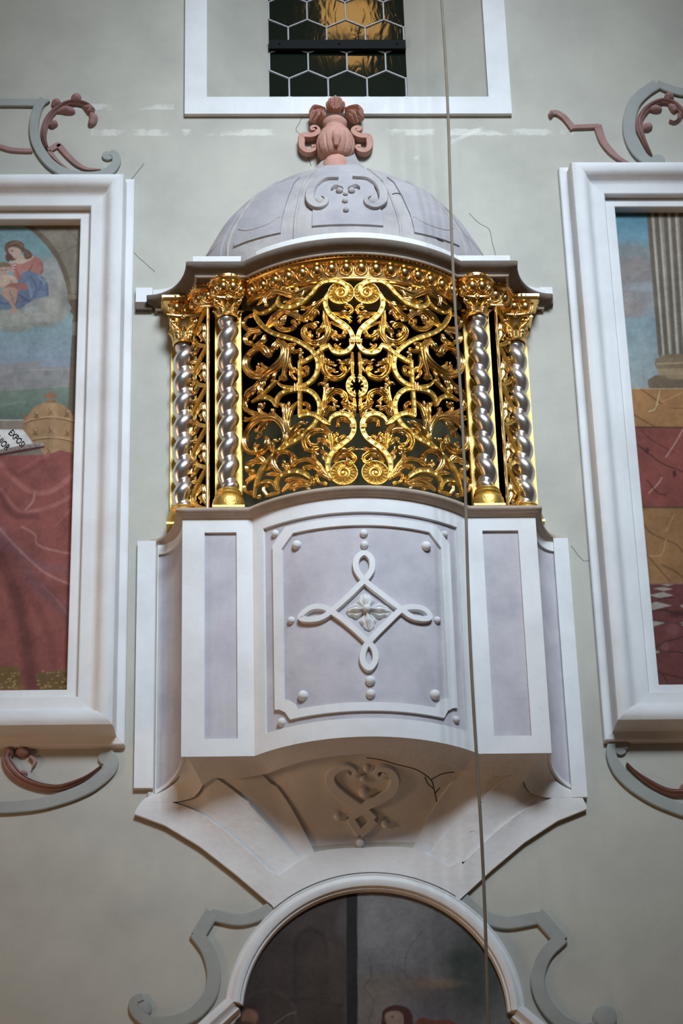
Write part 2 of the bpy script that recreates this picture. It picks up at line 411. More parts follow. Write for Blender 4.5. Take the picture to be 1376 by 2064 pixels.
for r in range(-3, 10):
    for i in range(-4, 7):
        s = clipx(hexv(i, r), hexv(i+1, r))
        if s: came = join(came, bar2(*s))
        if (i+r) % 2 == 0:
            a = hexv(i, r); b = hexv(i, r+1)
            if GX0 < a[0] < GX1: came = join(came, bar2(a, b))
obj('lead_came', came, 'lead', win, 0)
for r in range(-3, 9):
    for i in range(-4, 6):
        if (i+r) % 2 == 0:      # pane between verticals i and i+2, over zigzag r and under r+1
            H = [hexv(i, r), hexv(i+1, r), hexv(i+2, r), hexv(i+2, r+1), hexv(i+1, r+1), hexv(i, r+1)]
            C = [(min(max(x, GX0), GX1), z) for x, z in H]
            if max(p[0] for p in C)-min(p[0] for p in C) < 0.02: continue
            tx, tz = rng.uniform(-.010, .010), rng.uniform(-.012, .012)
            cx_, cz_ = sum(p[0] for p in H)/6, sum(p[1] for p in H)/6
            obj('pane', ([(x, GY+(x-cx_)*tx+(z-cz_)*tz, z) for x, z in C], [(0, 1, 2, 3, 4, 5)]), 'old_glass', win, 0)
zb = at(680, 92, GY-.02)[2]
bb = obj('saddle_bar', box(GX0, GX1, GY-.035, GY-.008, zb-.033, zb+.033), 'iron', win, 0)
for x in (-.33, .03, .38): obj('rivet', ball((x, GY-.036, zb), .007, nu=8, nv=5), 'iron', bb)

# ------------------------------------------------------------------ stucco picture frames
FPROF = [(0, 0), (0, .060), (.004, .064), (.054, .064), (.058, .060), (.058, .100), (.064, .106), (.118, .108), (.132, .112), (.145, .124), (.158, .145), (.170, .160), (.183, .168),
         (.203, .172), (.222, .170), (.238, .160), (.246, .140), (.250, .070), (.254, .050), (.262, .044), (.290, .040), (.296, .034), (.298, 0)]
def rail(p0, p1, o0, o1, n0, n1):
    """one mitred side: inner edge p0-p1, outward directions at its ends"""
    rows = []
    k = 14
    for i in range(k+1):
        t = i/k; row = []
        for o, h in FPROF:
            a = np.array(p0)+np.array(o0)*o; b = np.array(p1)+np.array(o1)*o
            q = a+(b-a)*t; row.append((q[0], -h, q[1]))
        rows.append(row)
    return loft(rows)
def picture_frame(x0, x1, z0, z1, label):
    t = thing('picture_frame', label, 'frame', ((x0+x1)/2, 0, z0-.3))
    c = [(x0, z0), (x1, z0), (x1, z1), (x0, z1)]; d = [(-1, -1), (1, -1), (1, 1), (-1, 1)]
    for i in range(4):
        j = (i+1) % 4
        obj('rail', rail(c[i], c[j], d[i], d[j], None, None), 'white_stucco', t, 32)
    return t
LX1 = -1.463; RX0 = 1.540
LZ0, LZ1 = at(135, 1390, -.062)[2], at(165, 455, 0)[2]
RZ0, RZ1 = at(1322, 1380, -.062)[2], at(1238, 430, 0)[2]
LX0, RX1 = -3.35, 3.40
picture_frame(LX0, LX1, LZ0, LZ1, 'white moulded stucco frame around the fresco with the papal tiara')
picture_frame(RX0, RX1, RZ0, RZ1, 'white moulded stucco frame around the fresco with the fluted column')

# ------------------------------------------------------------------ frescoes: flat paintings, colour laid on a fine grid
class Canvas:
    def __init__(s, px, py, base):
        s.x, s.y = px, py; s.c = np.tile(lin(base), (len(px), 1))
    def mix(s, idx, a, col):
        col = lin(col) if np.ndim(col) == 1 else col
        s.c[idx] = s.c[idx]*(1-a[:, None])+col*a[:, None]
    def near(s, P, m):
        P = np.asarray(P, float)
        return np.nonzero((s.x > P[:, 0].min()-m) & (s.x < P[:, 0].max()+m) & (s.y > P[:, 1].min()-m) & (s.y < P[:, 1].max()+m))[0]
    def poly(s, P, col, soft=1.0, alpha=1.0, smooth=True):
        if smooth: P = catmull(P, 6, True)
        P = np.asarray(P, float); i = s.near(P, soft*2)
        if not len(i): return
        x, y = s.x[i], s.y[i]; d = np.full(len(i), 1e9); ins = np.zeros(len(i), bool)
        for a, b in zip(P, np.roll(P, -1, 0)):
            e = b-a; t = np.clip(((x-a[0])*e[0]+(y-a[1])*e[1])/(e@e+1e-9), 0, 1)
            d = np.minimum(d, np.hypot(x-a[0]-t*e[0], y-a[1]-t*e[1]))
            c = (a[1] > y) != (b[1] > y)
            xi = a[0]+(y-a[1])*e[0]/(e[1] if abs(e[1]) > 1e-9 else 1e-9)
            ins ^= c & (x < xi)
        sd = np.where(ins, d, -d)
        s.mix(i, np.clip(sd/(2*soft)+.5, 0, 1)*alpha, col)
    def line(s, P, w, col, alpha=1.0, soft=0.8, smooth=True):
        if smooth and len(P) > 2: P = catmull(P, 6)
        P = np.asarray(P, float); i = s.near(P, w+soft*2)
        if not len(i): return
        x, y = s.x[i], s.y[i]; d = np.full(len(i), 1e9)
        for a, b in zip(P[:-1], P[1:]):
            e = b-a; t = np.clip(((x-a[0])*e[0]+(y-a[1])*e[1])/(e@e+1e-9), 0, 1)
            d = np.minimum(d, np.hypot(x-a[0]-t*e[0], y-a[1]-t*e[1]))
        s.mix(i, np.clip((w-d)/(2*soft)+.5, 0, 1)*alpha, col)
    def ell(s, cx, cy, rx, ry, col, alpha=1.0, soft=0.25):
        i = np.nonzero((abs(s.x-cx) < rx*1.5) & (abs(s.y-cy) < ry*1.5))[0]
        if not len(i): return
        r = np.hypot((s.x[i]-cx)/rx, (s.y[i]-cy)/ry)
        s.mix(i, np.clip((1-r)/soft+.5, 0, 1)*alpha, col)
    def grad(s, y0, c0, y1, c1, lo=-1e9, hi=1e9):
        i = np.nonzero((s.y >= lo) & (s.y < hi))[0]; t = np.clip((s.y[i]-y0)/(y1-y0), 0, 1)[:, None]
        s.c[i] = lin(c0)*(1-t)+lin(c1)*t
    def vnoise(s, cell, seed):
        r = np.random.RandomState(seed); g = r.rand(257, 257)
        x, y = s.x/cell+300, s.y/cell+300; i, j = np.floor(x).astype(int), np.floor(y).astype(int); u, v = x-i, y-j
        u, v = u*u*(3-2*u), v*v*(3-2*v); i, j = i % 256, j % 256
        return (g[i, j]*(1-u)+g[i+1, j]*u)*(1-v)+(g[i, j+1]*(1-u)+g[i+1, j+1]*u)*v
    def finish(s, gain):
        n = .5*s.vnoise(34, 1)+.3*s.vnoise(11, 2)+.2*s.vnoise(4.5, 3)
        l = s.c@np.array((.25, .65, .10)); s.c = l[:, None]+(s.c-l[:, None])*.80
        s.c *= (gain*(1+.55*(n-.5)))[:, None]
        st = s.vnoise(3.2, 4)*s.vnoise(60, 5); s.c *= np.where(st > .72, .86, 1.0)[:, None]
def fresco(name, xs, zs, yy, paint, label, keep=None):
    X, Z = np.meshgrid(xs, zs, indexing='ij'); n, m = X.shape
    P = np.stack([X.ravel(), np.full(X.size, yy), Z.ravel()], 1)
    q = P-CAM; d = q@FW
    cv = Canvas(IW/2+FPX*(q@RT)/d, IH/2-FPX*(q@UP)/d, (120, 120, 120)); paint(cv)
    I = np.arange(n*m).reshape(n, m)
    F = np.stack([I[:-1, :-1], I[1:, :-1], I[1:, 1:], I[:-1, 1:]], -1).reshape(-1, 4)
    if keep is not None:
        ce = P[F].mean(1); F = F[keep(ce[:, 0], ce[:, 2])]
    me = bpy.data.meshes.new(name); me.from_pydata(P.tolist(), [], F.tolist())
    at_ = me.color_attributes.new('paint', 'FLOAT_COLOR', 'POINT')
    at_.data.foreach_set('color', np.c_[np.clip(cv.c, 0, 1), np.ones(n*m)].astype(np.float32).ravel())
    me.materials.append(MATS['fresco_paint'])
    o = bpy.data.objects.new(name, me); COL.objects.link(o)
    return tag(o, label, 'painting')
GAIN = 1.15
def Z_(x0, y0, s): return lambda P: [(x0+x/s, y0+y/s) for x, y in P]
def paint_left(c):
    a = Z_(0, 440, 7.644); b = Z_(0, 680, 7.644); d = Z_(0, 900, 2.717)
    c.grad(450, (98, 132, 136), 640, (112, 138, 138), hi=640); c.grad(640, (112, 138, 138), 735, (118, 128, 140), lo=640, hi=740)
    c.grad(740, (122, 120, 120), 780, (124, 122, 116), lo=740, hi=782); c.grad(775, (108, 120, 104), 850, (72, 92, 78), lo=780, hi=850); c.grad(845, (122, 108, 92), 900, (110, 96, 82), lo=846)
    # ruined wall on the horizon
    c.poly(b([(-900, 470), (80, 400), (110, 400), (110, 395), (240, 395), (250, 370), (370, 370), (400, 410), (420, 370), (520, 375), (540, 370), (635, 370), (640, 450), (900, 455), (1080, 470), (1080, 760), (500, 800), (-900, 850)]), (126, 123, 120), 1.0, .85, False)
    c.line(b([(100, 525), (600, 500), (1070, 490)]), .6, (142, 142, 140), .8); c.ell(93, 752, 6, 6, (112, 104, 94), .7)
    c.line(b([(925, 510), (925, 680)]), .4, (100, 98, 96), .7); c.line(b([(0, 620), (110, 620)]), .5, (104, 100, 90), .6)
    c.line(b([(0, 1060), (200, 1010), (400, 990)]), 2.5, (116, 128, 104), .4, 2)
    c.line(b([(-900, 1275), (370, 1275)]), 1.5, (150, 144, 132), .9); c.line(b([(22, 1280), (22, 1400)]), .7, (96, 84, 70), .7)
    # clouds
    for x, y, rx, ry, k in ((100, 560, 42, 42, (138, 136, 130)), (112, 600, 30, 45, (130, 124, 114)), (90, 625, 46, 32, (134, 128, 116)), (30, 640, 48, 28, (132, 128, 114)), (118, 540, 26, 22, (140, 140, 134)), (20, 600, 50, 30, (132, 130, 122)), (-60, 620, 60, 45, (136, 132, 122))):
        c.ell(x, y, rx, ry, k, .85, .32)
    for x, y, rx, ry in ((100, 535, 16, 12), (122, 560, 14, 18), (66, 628, 16, 10), (105, 618, 14, 14), (40, 640, 18, 10), (84, 640, 16, 10)): c.ell(x, y, rx, ry, (148, 144, 134), .55, .7)
    for x, y, rx, ry in ((90, 655, 30, 6), (30, 664, 30, 6), (128, 590, 8, 24)): c.ell(x, y, rx, ry, (112, 106, 96), .5, .8)
    c.ell(60, 622, 12, 10, (150, 152, 148), .6, .9); c.line(a([(700, 760), (800, 740), (900, 820)]), 1.2, (152, 148, 140), .5, 1.5)
    # arch of stone
    arch_in = [(360, 115), (470, 180), (560, 260), (660, 360), (760, 480), (860, 620), (920, 740), (970, 870), (1010, 1000), (1035, 1120), (1040, 1180)]
    c.poly(a(arch_in+[(1030, 1190), (1030, 1290), (1080, 1310), (1100, 1390), (1075, 1440), (1130, 1500), (1125, 1560), (1105, 1600), (1110, 1900), (1300, 1900), (1300, 100)]), (118, 108, 90), .8, 1, False)
    c.poly(a(arch_in+[(1105, 1180), (1090, 1040), (1060, 900), (1010, 760), (950, 640), (880, 500), (780, 370), (680, 260), (560, 160), (480, 115)]), (98, 84, 66), .8, 1, False)
    for l in ([(610, 290), (640, 230)], [(880, 610), (930, 540), (1230, 400)], [(1010, 950), (1080, 900), (1240, 900)], [(1000, 130), (1120, 250), (1220, 390)], [(1100, 1170), (1240, 1160)], [(680, 190), (760, 130)]):
        c.line(a(l), .5, (78, 68, 52), .8)
    c.poly(a([(1030, 1200), (1100, 1165), (1110, 1240), (1050, 1290), (1030, 1290)]), (122, 98, 78), .6, 1, False)
    c.poly(a([(1080, 1250), (1240, 1240), (1240, 1600), (1110, 1600), (1130, 1500), (1080, 1440), (1100, 1380), (1060, 1300)]), (92, 76, 60), .8, 1, False)
    c.poly(b([(1110, -30), (1180, -30), (1140, 1250), (1050, 1150), (1070, 600), (1090, 200)]), (88, 78, 60), .8, 1, False)
    c.poly(b([(1185, -30), (1260, -30), (1200, 1300), (1140, 1250)]), (112, 104, 80), .8, 1, False)
    # woman in the cloud
    for t in range(9):
        r = -2.6+t*.28; c.line([(29+16*cos(r), 495+16*sin(r)), (29+26*cos(r), 495+26*sin(r))], .6, (150, 170, 168), .5)
    c.poly(a([(300, 860), (420, 810), (540, 830), (640, 890), (700, 960), (740, 1080), (735, 1200), (560, 1240), (400, 1330), (250, 1400), (-300, 1400), (-300, 1250), (0, 1180), (200, 1100), (260, 1000)]), (92, 104, 124), 1)
    for l, k in (([(470, 890), (540, 1000), (560, 1100), (520, 1220)], (66, 76, 98)), ([(640, 920), (620, 1050), (600, 1100)], (66, 76, 98)), ([(300, 1180), (400, 1250), (460, 1270)], (62, 72, 94)), ([(420, 980), (470, 1120), (480, 1220)], (120, 132, 150)), ([(600, 900), (680, 990)], (122, 134, 152)), ([(720, 1000), (735, 1180)], (58, 68, 92)), ([(-40, 1300), (200, 1330)], (64, 74, 98))):
        c.line(a(l), 2.0, k, .7, 2)
    c.poly(a([(110, 690), (230, 690), (330, 700), (420, 660), (510, 590), (570, 590), (640, 660), (660, 760), (650, 860), (540, 840), (420, 800), (330, 860), (290, 940), (250, 930), (200, 850), (150, 780)]), (158, 98, 86), .8)
    c.line(a([(500, 720), (460, 790), (440, 820)]), 1.4, (110, 58, 52), .7, 1.2); c.line(a([(230, 760), (280, 880), (300, 930)]), 3, (128, 66, 60), .6, 2); c.line(a([(640, 680), (655, 780), (630, 860)]), 1.6, (122, 62, 56), .7, 1.5)
    c.poly(a([(200, 600), (330, 560), (400, 600), (500, 580), (510, 610), (420, 670), (330, 700), (240, 690), (190, 650)]), (172, 146, 126), .9)
    c.poly(a([(70, 480), (90, 390), (180, 345), (280, 345), (360, 390), (380, 460), (450, 500), (500, 560), (470, 620), (400, 630), (370, 590), (360, 520), (300, 560), (240, 640), (160, 660), (100, 650), (110, 570)]), (98, 70, 56), .9)
    c.poly(a([(130, 470), (200, 440), (280, 460), (330, 510), (300, 580), (240, 620), (200, 600), (150, 540)]), (172, 142, 122), .9)
    c.poly(a([(90, 560), (150, 540), (200, 600), (190, 640), (140, 670), (90, 640)]), (92, 58, 50), .9)
    c.ell(24.5, 505.5, 2.8, 1.6, (86, 62, 54), .9); c.line(a([(135, 530), (150, 560)]), .6, (120, 86, 72), .8); c.line(a([(180, 580), (205, 580)]), .6, (138, 78, 70), .8)
    c.line(a([(160, 400), (260, 370), (350, 430)]), 1.6, (134, 102, 80), .6, 1.2); c.line(a([(400, 520), (440, 580)]), 1.4, (128, 98, 72), .6)
    # child on her lap
    c.poly(a([(-60, 760), (-40, 700), (40, 690), (110, 700), (150, 740), (140, 800), (110, 850), (60, 880), (10, 870), (-40, 840)]), (168, 132, 110), .9)
    c.poly(a([(-60, 740), (-20, 690), (50, 670), (130, 690), (165, 740), (120, 750), (40, 750), (-40, 790)]), (112, 92, 66), .9)
    for px in (32, 92): c.ell(px/7.644, 440+800/7.644, 1.7, 1.0, (74, 52, 44), .9)
    c.line(a([(55, 850), (85, 855)]), .5, (130, 66, 60), .8); c.line(a([(60, 800), (62, 830)]), .5, (136, 98, 82), .7)
    for l in ([(180, 700), (210, 660)], [(190, 730), (240, 720)], [(180, 760), (230, 770)], [(170, 790), (220, 820)], [(150, 690), (160, 650)]): c.line(a(l), .8, (190, 184, 180), .7)
    c.poly(a([(-80, 900), (20, 870), (120, 870), (220, 900), (270, 980), (230, 1020), (150, 1040), (60, 1060), (-80, 1040)]), (172, 142, 122), .9)
    c.poly(a([(80, 1050), (180, 1000), (300, 1000), (400, 1010), (425, 1060), (390, 1100), (280, 1110), (160, 1120), (90, 1100)]), (150, 92, 78), .8)
    c.poly(a([(40, 1120), (120, 1060), (230, 1080), (280, 1130), (260, 1240), (230, 1350), (260, 1440), (230, 1470), (150, 1420), (180, 1370), (110, 1260), (40, 1190)]), (160, 124, 104), .9)
    c.line(a([(150, 1120), (190, 1230), (220, 1330)]), .8, (96, 64, 52), .8); c.line(a([(270, 1140), (262, 1260), (235, 1340)]), 1.0, (104, 70, 58), .7); c.line(a([(160, 960), (190, 970), (150, 1010)]), .8, (120, 78, 62), .7)
    # tiara
    c.poly(b([(410, 1230), (480, 1130), (560, 1050), (690, 1005), (780, 995), (900, 1010), (1000, 1060), (1080, 1130), (1130, 1220), (1170, 1260), (1160, 1700), (1170, 1830), (700, 1830), (600, 1700), (360, 1500), (370, 1260)]), (146, 110, 68), .8, 1, False)
    c.poly(b([(350, 1160), (380, 1200), (410, 1190), (400, 1250), (370, 1280)]), (128, 90, 56), .7, 1, False)
    for y0 in (1240, 1550):
        c.line(b([(370, y0+70), (520, y0+15), (780, y0-15), (1000, y0+10), (1170, y0+60)]), 1.6, (172, 136, 86), .9, 1); c.line(b([(370, y0+90), (520, y0+35), (780, y0+8), (1000, y0+30), (1170, y0+85)]), 1.2, (96, 62, 36), .9, .8)
    for x, y in ((560, 1170), (780, 1110), (1030, 1150), (540, 1430), (780, 1400), (1040, 1440), (760, 1720), (1000, 1760)):
        c.ell(x/7.644, 680+y/7.644, 4.2, 3.4, (104, 68, 40), .9); c.ell(x/7.644+.8, 680+(y-6)/7.644, 2.6, 2.0, (176, 134, 82), .9)
        c.poly(b([(x-14, y+20), (x+14, y+20), (x+50, y+80), (x-50, y+80)]), (112, 76, 46), .7, .9, False)
    c.line(b([(820, 1040), (850, 1500), (820, 1800)]), 6, (172, 136, 92), .45, 6); c.line(b([(390, 1300), (370, 1450), (480, 1600)]), 5, (118, 82, 50), .5, 4); c.line(b([(1130, 1300), (1140, 1800)]), 5, (112, 78, 48), .5, 5)
    c.poly(b([(700, 1010), (720, 970), (860, 965), (870, 1005)]), (124, 82, 52), .7, 1, False)
    for l in ([(770, 850), (775, 960)], [(700, 910), (860, 900)]): c.line(b(l), 3.2, (138, 88, 56), 1, .8)
    # red cloth
    c.poly(d([(-900, 60), (0, 50), (250, 45), (330, 20), (420, 40), (420, 1400), (-900, 1400)]), (128, 66, 58), .8, 1, False)
    for l, w, k, al in (([(0, 90), (110, 210), (190, 250), (290, 240), (410, 150)], 5, (158, 92, 82), .7), ([(100, 140), (260, 50)], 4, (150, 82, 74), .6), ([(0, 230), (80, 330), (140, 360), (300, 320), (410, 260)], 4, (152, 88, 80), .7),
                        ([(30, 120), (110, 150), (230, 80)], 6, (98, 44, 40), .5), ([(0, 260), (70, 370), (200, 380)], 6, (92, 44, 42), .6), ([(190, 250), (180, 300), (140, 345)], 2, (164, 108, 98), .8), ([(120, 440), (190, 480), (200, 530), (260, 560), (400, 590)], 2.2, (160, 104, 94), .7),
                        ([(0, 440), (100, 560), (220, 650), (400, 680)], 8, (116, 74, 78), .6), ([(0, 450), (60, 520), (140, 600), (260, 700), (400, 760)], 2.5, (158, 106, 98), .7), ([(10, 520), (130, 680), (280, 830), (380, 920)], 12, (92, 62, 70), .55), ([(0, 600), (60, 740), (110, 900), (180, 1300)], 14, (74, 36, 34), .6),
                        ([(60, 600), (160, 800), (260, 1000), (300, 1200)], 8, (112, 56, 48), .6), ([(-30, 800), (20, 1000), (40, 1200)], 12, (122, 64, 54), .5), ([(230, 760), (330, 860), (370, 920)], 2, (140, 82, 74), .6), ([(300, 440), (390, 340)], 1.5, (150, 90, 82), .6)):
        c.line(d(l), w, k, al, w*.6)
    c.poly(d([(-900, 1210), (100, 1205), (130, 1330), (-900, 1335)]), (104, 78, 34), .8, 1, False); c.poly(d([(190, 1245), (365, 1220), (365, 1335), (220, 1330)]), (98, 74, 34), .8, 1, False)
    rr = random.Random(5)
    for k in range(90):
        x, y = rr.uniform(-80, 365), rr.uniform(1225, 1325)
        if 115 < x < 205: continue
        c.ell(x/2.717, 900+y/2.717, 2.6, 1.6, (150, 118, 56), .8)
    # open book
    c.poly(b([(-700, 1600), (-400, 1430), (0, 1420), (350, 1420), (430, 1520), (510, 1635), (300, 1670), (0, 1730), (-300, 1790), (-700, 1830)]), (188, 182, 178), .8, 1, False)
    c.poly(b([(-700, 1840), (0, 1750), (510, 1635), (650, 1620), (690, 1690), (300, 1760), (0, 1810), (-700, 1900)]), (150, 138, 126), .8, 1, False)
    for k in range(4): c.line(b([(-300, 1790+k*16), (0, 1755+k*16), (300, 1690+k*14), (620, 1640+k*14)]), .6, (96, 72, 66), .9)
    c.poly(b([(-300, 1850), (0, 1790), (300, 1730), (680, 1670), (690, 1700), (400, 1760), (160, 1800), (-300, 1890)]), (72, 34, 40), .8, 1, False)
    c.finish(GAIN)
def paint_right(c):
    a = Z_(1080, 140, 3.034); b = Z_(1120, 780, 2.344); d = Z_(1290, 1160, 8.6)
    c.grad(430, (70, 122, 138), 520, (104, 136, 146), hi=520); c.grad(520, (116, 124, 126), 640, (124, 134, 138), lo=520, hi=640); c.grad(640, (118, 136, 140), 780, (128, 134, 130), lo=640)
    for x, y, rx, ry, k in ((590, 1130, 130, 70, (122, 116, 110)), (620, 1240, 120, 90, (130, 114, 106)), (600, 1400, 130, 100, (134, 122, 114)), (560, 1470, 90, 50, (132, 116, 108)), (660, 1330, 90, 30, (146, 150, 150))):
        c.ell(1080+x/3.034, 140+y/3.034, rx/3.034, ry/3.034, k, .75, .7)
    # fluted column
    c.poly(a([(675, 860), (1500, 860), (1500, 1760), (750, 1760)]), (132, 120, 102), .7, 1, False)
    for k, (x0, x1) in enumerate(((690, 760), (735, 800), (790, 845), (835, 890), (885, 935), (940, 980), (1000, 1040))):
        c.line(a([(x0, 880), (x1, 1740)]), 4.2, (84, 72, 60), .85, 1.5); c.line(a([(x0+20, 880), (x1+19, 1740)]), 1.8, (172, 162, 142), .7, 1.2)
    c.line(a([(680, 880), (755, 1760)]), 1.4, (98, 86, 70), .9)
    c.poly(a([(730, 1770), (800, 1740), (1500, 1740), (1500, 1830), (735, 1830), (725, 1800)]), (120, 98, 70), .7, 1, False); c.poly(a([(740, 1830), (1500, 1820), (1500, 1880), (750, 1870)]), (142, 116, 80), .7, 1, False)
    c.poly(a([(680, 1900), (730, 1870), (1500, 1850), (1500, 1950), (690, 1950)]), (104, 84, 62), .7, 1, False); c.line(a([(740, 1800), (1500, 1770)]), 1.6, (160, 132, 92), .8); c.ell(1365, 757, 26, 8, (152, 124, 86), .7, .6)
    # marble blocks
    c.poly(b([(300, 8), (1200, 8), (1200, 190), (300, 190)]), (150, 100, 44), .7, 1, False); c.poly(b([(300, 190), (1200, 190), (1200, 566), (300, 566)]), (122, 56, 44), .8, 1, False)
    c.poly(b([(300, 566), (1200, 566), (1200, 930), (300, 930)]), (136, 92, 40), .8, 1, False); c.poly(b([(300, 930), (1200, 930), (1200, 1500), (300, 1500)]), (98, 46, 40), .8, 1, False)
    c.line(b([(340, 8), (900, 8)]), 1.0, (170, 140, 90), .8); c.line(b([(340, 190), (900, 192)]), 1.4, (70, 36, 24), .9); c.line(b([(360, 568), (900, 570)]), 2.0, (84, 54, 30), .9)
    for l, w, k in (([(400, 10), (450, 45), (500, 80)], 1.4, (96, 56, 26)), ([(355, 125), (400, 150), (470, 190)], 1.2, (84, 44, 24)), ([(440, 115), (470, 100), (490, 20)], 1.2, (188, 160, 112)), ([(500, 70), (590, 30)], .8, (176, 140, 86)), ([(540, 100), (600, 100)], .8, (92, 54, 26)),
                    ([(355, 250), (420, 300), (500, 360), (600, 400)], 1.3, (58, 24, 20)), ([(400, 200), (450, 250), (560, 310)], .9, (66, 30, 26)), ([(520, 330), (560, 270), (600, 200)], 1.6, (166, 110, 98)), ([(440, 500), (480, 460), (500, 430)], 1.6, (170, 112, 100)), ([(430, 440), (480, 500), (520, 510)], 1.3, (60, 26, 22)),
                    ([(410, 640), (450, 690), (560, 740), (600, 780)], 1.3, (84, 52, 24)), ([(420, 780), (470, 840), (540, 920)], 1.2, (80, 46, 22)), ([(440, 800), (500, 790), (520, 720)], .8, (170, 130, 76)), ([(500, 840), (560, 870), (600, 900)], 1.3, (80, 46, 22)), ([(560, 600), (520, 680)], 1.0, (164, 124, 72))):
        c.line(b(l), w, k, .8, .9)
    c.ell(1120+560/2.344, 780+410/2.344, 4, 7, (54, 22, 20), .8); c.ell(1120+430/2.344, 780+300/2.344, 4, 6, (60, 26, 22), .7)
    # tiled floor
    for q in ([(370, 165), (470, 148), (570, 165), (470, 182)], [(215, 225), (380, 200), (575, 235), (400, 268)], [(140, 340), (390, 285), (570, 345), (350, 395)], [(60, 520), (280, 455), (540, 520), (190, 605)], [(40, 830), (200, 775), (450, 812), (180, 900)], [(100, 1310), (220, 1275), (360, 1318), (235, 1365)]):
        c.poly(d(q), (148, 132, 118), .7, 1, False); c.poly(d([(x+620, y) for x, y in q]), (140, 124, 110), .7, 1, False)
    for l in ([(160, 770), (470, 810), (740, 840)], [(220, 1270), (370, 1310), (740, 1330)], [(260, 1640), (400, 1700), (740, 1780)], [(250, 1260), (420, 1150), (600, 1110), (740, 1060)], [(310, 440), (340, 400), (560, 380)], [(160, 720), (200, 620), (470, 590)], [(400, 600), (740, 680)], [(380, 1700), (470, 1840)]):
        c.line(d(l), 1.3, (52, 24, 22), .8, .9)
    c.ell(1290+560/8.6, 1160+930/8.6, 12, 14, (124, 72, 64), .5, .9); c.ell(1290+640/8.6, 1160+660/8.6, 16, 7, (52, 24, 22), .7, .9); c.ell(1290+430/8.6, 1160+1240/8.6, 8, 9, (122, 72, 64), .5, .9)
    c.line(b([(345, 10), (440, 930), (480, 1400)]), 1.6, (54, 40, 30), .5, 2)
    c.finish(GAIN)
def paint_arch(c):
    z = Z_(240, 1750, 1.376)
    c.grad(1790, (66, 56, 52), 2064, (60, 48, 44))
    c.poly(z([(660, 0), (1500, 0), (1500, 900), (660, 900)]), (100, 96, 96), 1, 1, False)
    for x, y, rx, ry, k, al in ((760, 150, 120, 90, (112, 108, 108), .7), (900, 180, 90, 80, (92, 90, 90), .7), (800, 330, 140, 40, (98, 84, 72), .7), (990, 300, 90, 120, (54, 60, 56), .9), (900, 380, 90, 60, (74, 68, 70), .6), (1010, 200, 60, 60, (62, 62, 58), .7), (960, 250, 50, 25, (52, 60, 54), .8), (700, 400, 60, 80, (112, 98, 84), .6), (880, 320, 70, 14, (110, 90, 68), .7)):
        c.ell(240+x/1.376, 1750+y/1.376, rx/1.376, ry/1.376, k, al, .8)
    c.poly(z([(630, 40), (660, 40), (663, 900), (632, 900)]), (38, 33, 33), .8, 1, False)
    c.poly(z([(480, 380), (480, 230), (490, 180), (530, 158), (570, 180), (582, 230), (582, 370)]), (54, 45, 43), 1.2, .9, False)
    c.line(z([(490, 350), (490, 230), (500, 190), (530, 170), (562, 190), (574, 230), (574, 340)]), 1.2, (42, 35, 34), .8); c.line(z([(430, 365), (580, 360)]), 1.3, (38, 32, 30), .8); c.line(z([(560, 375), (620, 380)]), 1.2, (40, 33, 30), .7)
    for x, y, rx, ry, k, al in ((560, 300, 60, 90, (72, 58, 48), .5), (420, 220, 60, 60, (58, 48, 46), .6)): c.ell(240+x/1.376, 1750+y/1.376, rx/1.376, ry/1.376, k, al, .9)
    for l in ([(845, 170), (800, 230), (790, 290)], [(695, 250), (700, 300), (680, 330), (705, 370), (690, 432)], [(770, 270), (800, 300)]): c.line(z(l), .6, (62, 58, 58), .8)
    # bearded head with halo and a woman's head at the lower edge
    c.ell(240+410/1.376, 1750+420/1.376, 62, 62, (74, 62, 54), .55, .15); c.ell(240+410/1.376, 1750+420/1.376, 56, 56, (58, 47, 44), .8, .1)
    c.ell(240+352/1.376, 1750+408/1.376, 26, 24, (56, 38, 32), 1, .3); c.ell(240+362/1.376, 1750+414/1.376, 17, 17, (120, 82, 62), 1, .3); c.ell(240+352/1.376, 1750+440/1.376, 17, 12, (70, 48, 40), .9, .4)
    c.line(z([(430, 432), (470, 405), (490, 400)]), 1.5, (104, 84, 74), .7)
    c.poly(z([(728, 420), (732, 395), (760, 380), (795, 385), (812, 405), (822, 440), (870, 425), (900, 440), (900, 520), (730, 520)]), (66, 36, 28), 1, 1)
    c.poly(z([(738, 405), (765, 395), (785, 405), (788, 432), (770, 460), (745, 440)]), (128, 100, 86), 1, 1)
    c.ell(240+758/1.376, 1750+412/1.376, 3, 2, (60, 40, 34), .9); c.poly(z([(820, 430), (870, 422), (940, 440), (960, 600), (780, 600)]), (104, 50, 34), 1, 1)
    c.finish(1.15)
xs = np.r_[np.linspace(LX0, -1.93, 50)[:-1], np.arange(-1.93, LX1, .0048), LX1]
fl = fresco('fresco', xs, np.linspace(LZ0, LZ1, 560), -.003, paint_left, 'fresco of a mother and child on clouds above a golden tiara and red cloth')
xs = np.r_[RX0, np.arange(RX0+.0048, 1.98, .0048), np.linspace(1.98, RX1, 50)]
fresco('fresco', xs, np.linspace(RZ0, RZ1, 520), -.003, paint_right, 'fresco of a fluted column on marble blocks above a tiled floor')
